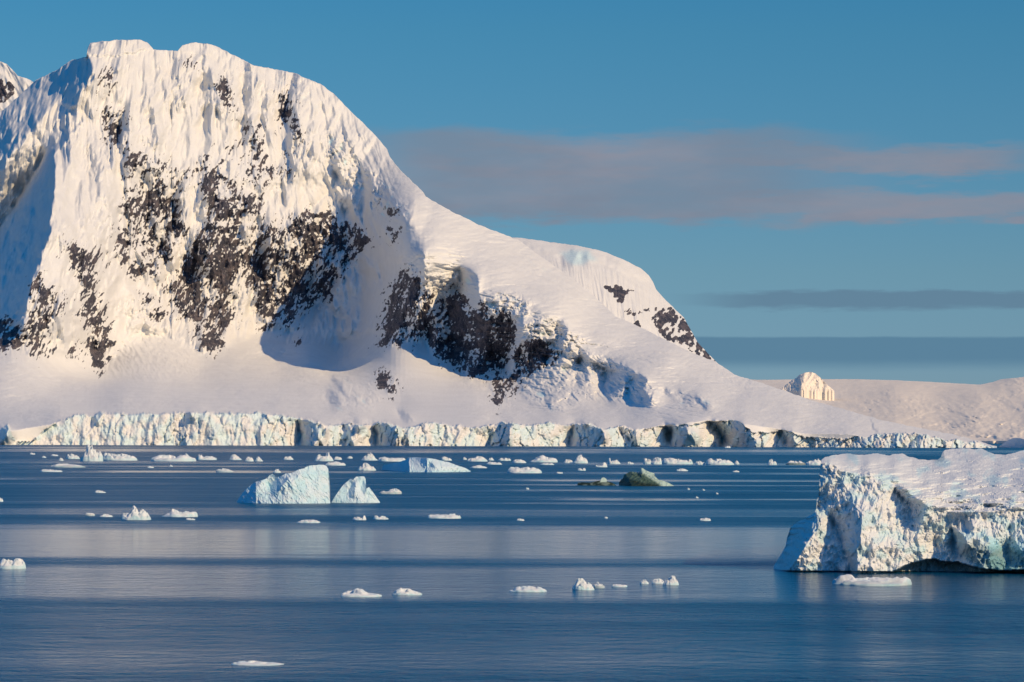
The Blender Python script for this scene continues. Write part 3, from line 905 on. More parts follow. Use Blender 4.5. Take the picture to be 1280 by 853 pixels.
# ------------------------------------------------------------------ the buttress behind the ridge
BUT = [(560, 300), (620, 297), (640, 297), (655, 298), (690, 303), (720, 307), (745, 312), (758, 316), (780, 325), (800, 335), (811, 344), (816, 352), (820, 362), (832, 375), (845, 388), (855, 397), (862, 410), (872, 428), (884, 441), (905, 462), (930, 486), (960, 520)]
g_ = Field(600, 980, 290, 560, 1.5)
g_.D = rbf([(620, 297, 8900), (700, 304, 8900), (760, 316, 8850), (820, 362, 8750), (860, 405, 8650), (900, 455, 8500), (960, 520, 8400), (640, 330, 8500), (700, 340, 8400), (760, 370, 8330), (800, 400, 8280), (860, 440, 8300),
                (700, 420, 8000), (800, 460, 8000), (900, 500, 8000), (700, 520, 7600), (900, 540, 7700)], g_.X, g_.Y)
X, Y = g_.X, g_.Y
bx, by = g_.warp(3.0, 12, 4)
lip = g_.mask([(600, 280), (760, 300), (800, 330), (812, 350), (790, 345), (760, 332), (740, 325), (715, 318), (690, 320), (668, 310), (640, 300)], bx, by, 2)
g_.D -= lip * 18
st = sstep(Y, lerpx([(600, 320), (700, 318), (760, 332), (820, 362)], X), lerpx([(600, 330), (700, 328), (760, 340), (820, 372)], X))
g_.D -= st * (16 * ridged((X - .15 * Y) / 13, Y / 90, 3, 131) + 6 * ridged((X - .15 * Y) / 4.5, Y / 40, 3, 132))
g_.D -= (1 - st) * 6 * fbm(X / 14, Y / 8, 3, 133)
for p, gg in [([(700, 318), (722, 314), (716, 335), (704, 336)], -2.5), ([(725, 316), (735, 314), (738, 330), (730, 330)], -2.2), ([(758, 318), (775, 326), (770, 340), (758, 330)], -1.2)]:
    g_.face(p, bx, by, 1, gg)
g_.integrate(20)
cov = np.zeros(X.shape)
for p, s_ in [([(753, 356), (792, 361), (784, 370), (779, 379), (772, 377), (768, 367), (756, 360)], .92), ([(781, 387), (798, 389), (798, 395), (782, 394)], .45), ([(790, 402), (798, 398), (799, 412), (792, 410)], .7),
              ([(810, 386), (838, 386), (858, 402), (872, 425), (886, 442), (899, 454), (880, 450), (850, 432), (828, 422), (814, 402)], .66), ([(782, 386), (842, 386), (842, 390), (782, 390)], .5),
              ([(838, 386), (850, 392), (866, 414), (884, 440), (876, 440), (858, 420), (842, 400)], .78)]:
    cov = np.maximum(cov, g_.mask(p, bx, by, 1) * s_)
rn = fbm((X + .3 * Y) / 6, Y / 8, 5, 141, .6) + .4 * fbm(X / 14, Y / 20, 3, 142)
srt = np.sort(rn.reshape(-1)[::11])
g_.rock = sstep(cov - np.searchsorted(srt, rn) / len(srt), -.03, .05) * (cov > .02)
g_.D += g_.rock * (4 + 9 * fbm(X / 4, Y / 5, 3, 143))
g_.ice = .5 * g_.mask([(700, 316), (735, 312), (745, 325), (715, 334)], bx, by, 2)
butt = relief('rocky_ridge', g_, np.linspace(602, 960, 620), lambda x: lerpx(BUT, x), lambda x: 0 * x + 548, MAT_MTN, 300, 1500, origin=(900, 8400, 0), top_rough=1.0, seed=144)
tag(butt, kind='structure')

# ------------------------------------------------------------------ the peak beyond the left shoulder
LP = [(-260, 120), (-120, 88), (-40, 72), (0, 76.5), (8, 80), (15, 87), (22, 95), (30, 97), (36, 99), (42, 103), (55, 113), (80, 140), (130, 220), (200, 330)]
g_ = Field(-260, 200, 60, 560, 1.0)
X, Y = g_.X, g_.Y
g_.D = 10600 - (Y - 100) * 2.2 + 0 * X
g_.D -= 26 * ridged((X - .5 * Y) / 16, (Y + .5 * X) / 60, 4, 151)
bx, by = g_.warp(3.0, 12, 4)
cov = g_.mask([(-60, 96), (-20, 102), (6, 100), (16, 106), (18, 118), (8, 126), (-4, 134), (-60, 160)], bx, by, 1.2) * .85
rn = fbm((X + .3 * Y) / 6, Y / 8, 5, 155, .6)
srt = np.sort(rn.reshape(-1)[::11])
g_.rock = sstep(cov - np.searchsorted(srt, rn) / len(srt), -.03, .05) * (cov > .02)
pk = relief('distant_peak', g_, np.linspace(-255, 198, 500), lambda x: lerpx(LP, x), lambda x: 0 * x + 545, MAT_MTN, 420, 2500, origin=(-1700, 10400, 0), top_rough=1.4, seed=156)
tag(pk, kind='structure')

# ------------------------------------------------------------------ far snowfields on the right
FARS = [(700, 480), (860, 472), (950, 475), (1000, 474.5), (1060, 474), (1120, 475.5), (1180, 478.5), (1225, 481), (1240, 478), (1250, 474.5), (1265, 473), (1280, 471.5), (1330, 462), (1400, 440), (1520, 420), (1660, 430), (1760, 500)]
g_ = Field(700, 1760, 415, 560, 1.25)
X, Y = g_.X, g_.Y
pts = []
for x_ in (700, 860, 1000, 1120, 1220):
    pts += [(x_, 475, 17000), (x_, 490, 14500), (x_, 510, 12500), (x_, 530, 11000), (x_, 550, 10100)]
for x_ in (1300, 1450, 1650):
    pts += [(x_, 440, 17500 - (x_ - 1300) * 3), (x_, 475, 15800 - (x_ - 1300) * 3), (x_, 490, 14200), (x_, 510, 12200), (x_, 530, 10800), (x_, 550, 9900)]
g_.D = rbf(pts, X, Y)
bx, by = g_.warp(6, 30, 4)
g_.D += 160 * fbm(X / 70, Y / 22, 4, 161) + 40 * ridged((X + 2 * Y) / 30, (Y - .1 * X) / 8, 3, 162)
rough = np.clip(g_.mask([(1035, 500), (1070, 492), (1140, 488), (1200, 500), (1280, 470), (1800, 420), (1800, 560), (1200, 560), (1150, 530), (1080, 512)], bx, by, 6), 0, 1)
sel = sstep(fbm(X / 30, Y / 12, 3, 163), -0.1, .25)
d1, d2, v, tx, ty = cells((X + 3 * fbm(X / 8, Y / 8, 3, 164)) / 8, (Y - .15 * X + 2 * fbm(X / 8, Y / 8, 3, 165)) / 3.2, 16)
g_.D -= rough * sel * (60 * v + 40 * fbm(X / 5, Y / 3, 3, 166))
g_.D -= rough * 60 * ridged((X + Y) / 40, (Y - .3 * X) / 16, 3, 168)
g_.paint(g_.mask([(1238, 480), (1246, 476), (1254, 478), (1250, 486), (1240, 484)], bx, by, 1), -2.5)
g_.integrate(20)
far = relief('far_snowfield', g_, np.linspace(705, 1755, 1000), lambda x: lerpx(FARS, x), lambda x: 0 * x + 551.5, MAT_FAR, 260, 6000, origin=(2500, 12000, 0), top_rough=.35, seed=169)
tag(far, kind='structure')

NUN = [(976, 486), (984, 480), (990, 475), (995, 473), (999, 469), (1006, 466), (1013, 465), (1019, 467), (1024, 471), (1029, 476), (1035, 482), (1043, 488.5)]
g_ = Field(960, 1050, 455, 500, 3)
X, Y = g_.X, g_.Y
g_.D = 13900 - (Y - 465) * 4 + 0 * X
g_.paint(g_.mask([(970, 490), (1000, 466), (1008, 464), (1003, 478), (1000, 492)], X, Y, 1), -3.4)
g_.paint(g_.mask([(1003, 478), (1008, 464), (1045, 464), (1045, 492), (1000, 492)], X, Y, 1), .5)
g_.integrate(30)
g_.D -= 22 * ridged(X / 9, Y / 14, 4, 171)
nun = relief('snowy_knoll', g_, np.linspace(976, 1043, 130), lambda x: lerpx(NUN, x), lambda x: 489 + 0 * x, MAT_FAR, 60, 700, origin=(1400, 13900, 0), top_rough=.5, seed=172, foot=-150)
tag(nun, kind='structure')

# ------------------------------------------------------------------ icebergs
def berg(name, x0, x1, y0, y1, s, top, bot, dfun, thick, mat, ncols, rows, label, cat='iceberg', group=None, paint=(), detail=None, seed=1, colmap=None, rough=.6, L=20):
    g = Field(x0, x1, y0, y1, s)
    g.D = dfun(g.X, g.Y)
    wx_, wy_ = g.warp(1.0, 9, seed)
    for p, gg, gv in paint:
        g.face(p, wx_, wy_, .5, gg, gv)
    g.integrate(L)
    if detail:
        detail(g, wx_, wy_)
    c = np.linspace(top[0][0], top[-1][0], ncols) if colmap is None else lerpx(colmap, np.linspace(0, 1, ncols))
    o = relief(name, g, c, lambda x: lerpx(top, x), lambda x: lerpx(bot, x), mat, rows, thick, top_rough=rough, seed=seed, foot=0.6)
    tag(o, label, cat, group)
    return o


def mpp(D):
    return D / F


# the big tabular berg at the right
BT = [(966.5, 713), (967.5, 708), (972, 700), (978, 690), (982, 683), (984, 672), (988, 660), (994, 654), (1004, 650), (1012, 645), (1018, 641), (1020.5, 636), (1021, 626), (1023.5, 620), (1022.6, 610), (1024, 600), (1024.5, 590), (1025.5, 582), (1027, 575),
      (1031, 571.5), (1040, 569.5), (1052, 568), (1062, 567), (1075, 569), (1090, 567.5), (1097, 566.6), (1110, 569.5), (1121, 567.6), (1128, 567.2), (1136, 571), (1148, 574), (1160, 575.2), (1172, 574.8), (1176, 571), (1178, 566), (1181, 562.5), (1195, 561), (1208, 560), (1218, 562), (1227, 560.6), (1236, 565), (1243, 568), (1256, 569), (1265, 567),
      (1272, 564.5), (1280, 562.5), (1300, 560), (1350, 566), (1420, 575), (1470, 600), (1500, 650), (1512, 716)]
BT = [(x, y) for x, y in BT]
_bt = []
for k, (x, y) in enumerate(BT):
    if _bt and x <= _bt[-1][0]:
        x = _bt[-1][0] + .25
    _bt.append((x, y))
BT = _bt
BB = [(960, 714.5), (985, 715.5), (1100, 716.3), (1280, 717.5), (1520, 719)]
LIP = [(960, 700), (1018, 650), (1022, 584), (1045, 586), (1070, 592), (1100, 601), (1118, 608), (1140, 626), (1165, 636), (1206, 642), (1260, 641), (1400, 640), (1520, 650)]


def big_d(X, Y):
    base = water_D(lerpx(BB, X), X)
    lip = lerpx(LIP, X) + 9 * fbm(X / 34, Y / 60, 2, 200)
    Df = base + (lerpx(BB, X) - Y) * .055
    up = np.clip(lip - Y, 0, None)
    span = np.clip((lip - 563) / 60, .3, 1.4)
    q = up / np.clip(lip - 560, 8, None)
    # the slab's top recedes from the lip to its far edge
    Hl = CH + ray(640, lip)[1] * (base + 9)
    Df = Df + (q ** 1.8) * 85
    return Df


BIG_SH = [
    ([(960, 716), (967, 708), (984, 670), (994, 652), (1020, 640), (1027, 650), (1020, 665), (1008, 680), (1000, 695), (982, 716)], -3.8, 0),
    ([(1036, 642), (1055, 633), (1078, 640), (1076, 680), (1062, 697), (1055, 690), (1048, 668)], -3.8, 0),
    ([(1062, 697), (1071, 693), (1073, 717), (1061, 717)], -5, 0), ([(1046, 707), (1056, 706), (1058, 716), (1046, 716)], -2.5, 0),
    ([(1118, 606), (1126, 606), (1145, 622), (1160, 634), (1154, 642), (1136, 630), (1122, 618)], -3.8, 0),
    ([(1024, 632), (1040, 622), (1050, 628), (1040, 640), (1026, 648)], -2.0, 0),
    ([(1190, 660), (1204, 668), (1212, 684), (1240, 690), (1235, 697), (1205, 696), (1192, 692)], -4, 0),
    ([(1204, 650), (1214, 648), (1218, 662), (1210, 668)], -2.8, 0), ([(1168, 668), (1180, 672), (1184, 688), (1170, 684)], -2.4, 0),
    ([(1082, 678), (1090, 676), (1092, 694), (1084, 694)], -2.0, 0), ([(1096, 598), (1104, 594), (1108, 604), (1098, 606)], -2.4, 0),
    ([(1262, 676), (1282, 686), (1284, 704), (1266, 700), (1256, 690)], -2.6, 0), ([(1136, 640), (1150, 636), (1152, 652), (1140, 656)], -1.8, 0),
    ([(1172, 575), (1164, 566), (1178, 562), (1182, 574)], -3, 0)]


def big_detail(g, wx_, wy_):
    X, Y = g.X, g.Y
    lip = lerpx(LIP, X) + 9 * fbm(X / 34, Y / 60, 2, 200)
    face = sstep(Y, lip - 8, lip + 6)
    # broken, cauliflower-like face
    g.D -= face * (1.9 * fbm(X / 42, Y / 34, 3, 201) + .55 * (.5 - np.abs(fbm(X / 11, Y / 15, 3, 202)) * 2.2) + (.03 + .15 * sstep(fbm(X / 24, Y / 18, 2, 212), -.3, .35)) * (ridged(X / 5.5, Y / 7.5, 3, 203) + .4 * fbm(X / 1.9, Y / 2.3, 3, 204)) + .3 * ridged((X + .2 * Y) / 8, Y / 24, 2, 214) + .5 * ridged((X + .4 * Y) / 17, (Y - .3 * X) / 26, 2, 213))
    d1, d2, v, tx, ty = cells((X + 2 * fbm(X / 4, Y / 4, 2, 205)) / 5, (Y + 2 * fbm(X / 4, Y / 4, 2, 206)) / 6, 21)
    g.D -= face * .3 * (v - .5)
    rough = sstep(Y, lip - 26, lip - 6) * (1 - face)
    g.D -= (1 - face) * (3.0 * fbm((X + Y) / 30, Y / 6, 3, 207, .4) + .55 * ridged((X + 1.5 * Y) / 12, Y / 3.4, 3, 208) + .35 * fbm(X / 2.5, Y / 1.6, 3, 209))
    g.D -= rough * .6 * ridged(X / 7, Y / 4, 3, 210)
    # undercut caves at the waterline
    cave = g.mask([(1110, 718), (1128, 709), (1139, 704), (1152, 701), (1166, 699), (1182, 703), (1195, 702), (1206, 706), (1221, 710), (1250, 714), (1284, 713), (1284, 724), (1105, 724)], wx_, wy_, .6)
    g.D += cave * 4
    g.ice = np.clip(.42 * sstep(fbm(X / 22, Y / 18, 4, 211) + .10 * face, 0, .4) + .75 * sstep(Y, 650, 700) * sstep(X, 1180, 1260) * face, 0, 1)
    # caves and the smooth water-worn ice at the right end, tinted dark
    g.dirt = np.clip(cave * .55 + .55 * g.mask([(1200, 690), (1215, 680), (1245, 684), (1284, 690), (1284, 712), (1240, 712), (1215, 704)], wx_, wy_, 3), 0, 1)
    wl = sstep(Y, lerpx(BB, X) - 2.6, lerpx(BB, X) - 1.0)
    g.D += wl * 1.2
    g.dirt = np.maximum(g.dirt, wl * .6)  # dark tinted strip along the waterline
    # notch between the two raised tiers, tinted slightly darker
    n = g.mask([(1162, 566), (1178, 560), (1182, 574), (1172, 579), (1166, 576)], X, Y, .6)
    g.dirt = np.maximum(g.dirt, n * .2)


_c = [(0, 966.5), (.11, 1017), (.16, 1021), (.26, 1027), (.86, 1285), (1, 1512)]
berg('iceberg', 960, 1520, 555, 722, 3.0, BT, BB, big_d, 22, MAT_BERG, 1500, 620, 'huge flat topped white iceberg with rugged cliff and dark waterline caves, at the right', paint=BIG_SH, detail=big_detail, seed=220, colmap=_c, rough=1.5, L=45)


def simple_d(bot, lean=.5, bow=6.0, cx=None, hw=40):
    def fn(X, Y):
        b = lerpx(bot, X)
        D = water_D(b, X)
        r = D * 0
        if cx:
            r = np.clip(np.abs(X - cx) / hw, 0, 1) ** 2 * bow
        return D + r + (b - Y) * mpp(D) * lean
    return fn


def strata(amp, sx, sy, ang, seed, ice=.5, fine=.25):
    def fn(g, wx_, wy_):
        X, Y = g.X, g.Y
        ca, sa = math.cos(ang), math.sin(ang)
        a, b = X * ca + Y * sa, -X * sa + Y * ca
        a = a + 5 * fbm(X / 14, Y / 14, 3, seed + 5)
        g.D -= amp * (ridged(a / sx, b / sy, 3, seed, .55) * sstep(fbm(X / 13, Y / 13, 2, seed + 6), -.45, .3) + .6 * ridged(X / 6, Y / 9, 3, seed + 7) + fine * fbm(X / 2, Y / 2, 3, seed + 1) + .8 * fbm(X / 16, Y / 16, 2, seed + 2))
        g.ice = np.clip(ice * sstep(fbm(a / 9, b / 22, 3, seed + 3), -.25, .35), 0, 1)
        base = sstep(Y, g.Y.max() - 8, g.Y.max() - 3)
        g.ice = np.maximum(g.ice, .7 * base)
    return fn


berg('iceberg', 290, 416, 575, 634, 4, [(294.5, 628.5), (300, 621), (307, 612.5), (313, 607), (320, 602.5), (327, 600.5), (332.5, 598.7), (337, 594), (341, 592.5), (345, 597), (350, 596), (357, 592), (365, 591), (372, 587.5), (380, 586), (385, 582.5), (390, 581.5), (396, 582), (404, 581), (408, 582.5), (410.5, 587), (411.5, 597), (412.5, 610), (413, 629)],
     [(290, 628.8), (320, 629.6), (416, 629.8)], simple_d([(290, 628.8), (320, 629.6), (416, 629.8)], .75, 5, 360, 60), 14, MAT_BERG2, 460, 180,
     'blue white iceberg with slanting grooves and blunt right end, larger of the pair', paint=[([(290, 632), (294, 626), (306, 612), (312, 608), (303, 620), (297, 630)], -3, 0), ([(335, 605), (350, 595), (362, 596), (350, 612), (340, 614)], -2.2, 0), ([(352, 600), (372, 590), (376, 592), (362, 606)], -1.4, 0),
                                                                                                     ([(309, 610), (320, 603), (330, 600), (325, 608), (315, 615)], -1.2, 0)],
     detail=strata(.55, 5, 30, -.75, 230, .55), seed=231, rough=1.2)
berg('iceberg', 412, 478, 588, 634, 5, [(414.5, 628), (419, 620), (425, 612), (430, 605), (434, 602), (438, 599), (441, 600.5), (445, 596), (450, 596), (455.6, 595.5), (457, 599), (457.5, 605), (458, 611), (459.5, 609.5), (461.5, 609), (464, 613), (466, 615), (470, 621), (475, 628.3)],
     [(412, 629), (478, 629)], simple_d([(412, 629), (478, 629)], .8, 4, 445, 32), 10, MAT_BERG2, 300, 140,
     'small pale iceberg with a ragged double peak, just right of the larger blue white one', paint=[([(433, 620), (440, 604), (446, 602), (442, 622)], -1.6, 0), ([(454, 600), (459, 608), (456, 620), (451, 612)], -1.5, 0)],
     detail=strata(.5, 3.6, 24, -.5, 236, .45), seed=237, rough=1.0)
berg('iceberg', 474, 592, 568, 594, 6, [(476.5, 587.5), (478, 583.5), (480, 581), (487, 580), (495, 578.5), (502, 576.5), (508, 574.3), (510, 572.3), (520, 572), (534, 572.5), (545, 574.2), (549, 575.4), (560, 578), (569, 581), (580, 584.5), (588, 588.5)],
     [(474, 588), (500, 589.5), (534, 590.6), (592, 590.2)], simple_d([(474, 588), (500, 589.5), (534, 590.6), (592, 590.2)], 2.2, 10, 525, 60), 26, MAT_BERG2, 420, 120,
     'low wedge shaped iceberg with a dark blue left side and smooth snow ramp', paint=[([(470, 592), (476, 583), (495, 578), (511, 572), (512, 592)], -2.6, 0), ([(531, 592), (533, 583), (540, 579), (548, 585), (549, 592)], -2.8, 0), ([(548, 583), (590, 588), (590, 592), (548, 592)], -.9, -1.5)],
     detail=strata(1.3, 5, 12, .1, 241, .35), seed=242, rough=.8)
MAT_GREEN = snow_rock('green_ice', 0.05, snow=(0.45, 0.60, 0.56), ice=(0.035, 0.085, 0.07), darkc=(0.010, 0.026, 0.024))


def green_detail(g, wx_, wy_):
    X, Y = g.X, g.Y
    g.D -= .6 * ridged((X + Y * 1.6) / 7, (Y - X * .4) / 7, 3, 251) + .25 * fbm(X / 2, Y / 2, 3, 252)
    clear = g.mask([(768, 612), (772, 596), (782, 588), (797, 588), (808, 596), (820, 602), (828, 610)], wx_, wy_, 1.5)
    g.ice = np.clip(clear * (.8 + .4 * sstep(Y, 588, 598)), 0, 1)
    g.dirt = .95 * g.mask([(768, 612), (773, 597), (786, 598), (802, 603), (824, 606), (826, 612)], wx_, wy_, 1.0)


berg('iceberg', 770, 848, 580, 612, 6, [(773.5, 607), (774, 603), (776, 600), (779, 598), (780, 594), (784, 591.5), (788, 589.5), (795, 590.5), (799, 591), (801, 585.5), (803, 585), (807, 588), (813, 590.5), (818, 592), (819, 596), (823, 600), (828, 601), (835, 603.5), (840, 606), (842.5, 607.5)],
     [(770, 607.6), (848, 608)], simple_d([(770, 607.6), (848, 608)], 1.0, 4, 808, 36), 12, MAT_GREEN, 300, 130,
     'glassy dark green iceberg with a jagged pale crest in the middle distance', paint=[([(772, 610), (776, 598), (786, 600), (790, 610)], -2.4, 0), ([(796, 592), (800, 584), (803, 586), (802, 598)], -1.5, 0)], detail=green_detail, seed=253, rough=.5)


def dark_detail(g, wx_, wy_):
    X, Y = g.X, g.Y
    g.D -= .4 * fbm(X / 4, Y / 3, 4, 256)
    knob = g.mask([(750, 603), (752, 597), (757, 596), (760, 600), (758, 603)], X, Y, .4)
    g.dirt = (1 - knob) * (.98 - .25 * sstep(fbm(X / 7, Y / 4, 3, 257), 0, .3))


berg('ice_growler', 720, 772, 592, 612, 6, [(721.5, 606.5), (723, 603.5), (728, 603), (736, 603.6), (745, 602), (750, 601), (752, 597.8), (755, 596.8), (758, 599), (759, 602), (765, 603.5), (770, 606.6)],
     [(720, 607.2), (772, 607.4)], simple_d([(720, 607.2), (772, 607.4)], 1.2, 3, 746, 26), 8, MAT_GREEN, 220, 70,
     'low blackish green growler topped by one white knob, left of the green iceberg', cat='growler', detail=dark_detail, seed=258, rough=.4)
berg('islet', 1244, 1330, 540, 564, 4, [(1246, 559.5), (1252, 556.5), (1256, 553), (1262, 549.3), (1268, 547.5), (1275, 547.8), (1283, 550), (1292, 552.5), (1305, 556), (1320, 559.5)],
     [(1240, 560), (1330, 560.3)], simple_d([(1240, 560), (1330, 560.3)], 2.0, 20, 1270, 40), 90, MAT_MTN, 220, 60,
     'shaded blue snow dome low on the water behind the huge iceberg at far right', cat='islet', paint=[([(1236, 564), (1246, 558), (1262, 548), (1280, 546), (1300, 560), (1300, 564)], -3.2, 0)], seed=261, rough=.3, L=30)

# ------------------------------------------------------------------ floes
def floe(x0, x1, yt, yb, label, peaks=None, tilt=0.0, dark=0.0, seed=0, flat=.5, name='ice_floe', cat='ice floe', group=None, h=None):
    """x0..x1, yt..yb: where it shows; real width, freeboard and depth follow from the distance of the water there"""
    rs = np.random.RandomState(seed + 11)
    Df = float(water_D(yb, (x0 + x1) / 2))
    wd = (x1 - x0) * mpp(Df)
    rows = yb - yt
    m_row = Df * Df / (CH * F)
    depth = min(.75 * wd, flat * rows * m_row)
    depth = max(depth, .28 * wd)
    vis = depth / m_row
    H = max((rows - .7 * vis), .32 * rows) * mpp(Df)
    n, m = 26, 72
    th = np.linspace(0, 2 * np.pi, m, endpoint=False)
    rr = np.concatenate([np.linspace(0.0, .93, n - 6), [.955, .975, .99, 1.0, 1.0, .97]])
    R, T = np.meshgrid(rr, th, indexing='ij')
    ed = 1 + .16 * fbm(np.cos(T) * 1.7 + seed * 3.1, np.sin(T) * 1.7, 4, seed + 1, .6)
    px_, py_ = R * np.cos(T) * ed, R * np.sin(T) * ed
    k = abs(np.cos(T)) ** .6
    X_, Y_ = px_ * wd / 2, py_ * depth / 2
    hh = 0
    if peaks is None:
        peaks = [(rs.uniform(-.5, .1), .9, .45), (rs.uniform(.1, .7), .6, .35)]
    for (c, a, s_) in peaks:
        hh = np.maximum(hh, a * np.exp(-(np.abs(px_ - c) / (s_ * 1.8)) ** 3 - ((py_ + .1) / .75) ** 2 * .8))
    q = wd / 9.0
    c1, c2, cv_, tx, ty = cells(X_ / q * .75 + seed * 1.7 + .5 * perlin(X_ / q, Y_ / q, seed), Y_ / q * 1.1 + .5 * perlin(X_ / q + 9, Y_ / q, seed), seed % 50)
    hh = .20 + hh * .72
    hh = hh * (.50 + .75 * cv_) + .14 * (tx * np.sin(X_ / q * 2) + ty * 2 * c1) 
    hh = hh + .16 * ridged(X_ / q * .9 + seed, Y_ / q, 4, seed + 4, .65) * (.3 + hh) + .10 * fbm(X_ / q * 3, Y_ / q * 3, 3, seed + 5)
    side = 1 - R ** 14
    Z = np.clip(hh, .06, 1.25) * H * np.where(R > .985, .35, 1 - .45 * R ** 8)
    Z[-2] = -.02
    Z[-1] = -.5 * H - .05
    # undercut: the waterline is worn in a little
    V = np.stack([X_, Y_, Z + X_ / wd * tilt * H], -1)
    V = np.concatenate([V, V[:, :1]], 1)
    cx, cy, _ = at((x0 + x1) / 2, yb, Df)
    A = {'rock': np.zeros(V.shape[:2]), 'ice': np.clip(.55 * (fbm(V[..., 0] / q / 2, V[..., 1] / q / 2, 3, seed + 7) + .15) + .4 * (np.repeat(R[:, :1], m + 1, 1) > .96), 0, 1), 'dirt': dark * np.clip((V[..., 2] < .5 * H) * 1.0, 0, 1)}  # dark tints the lower half of the floe
    o = grid_object(name, V, MAT_FLOE, A, True)
    o.location = (cx, cy + depth / 2, 0)
    tag(o, label, cat, group)
    return o



FAR_G = 'brash ice drifting below the glacier front'
NEAR_G = 'small floes on the near water'
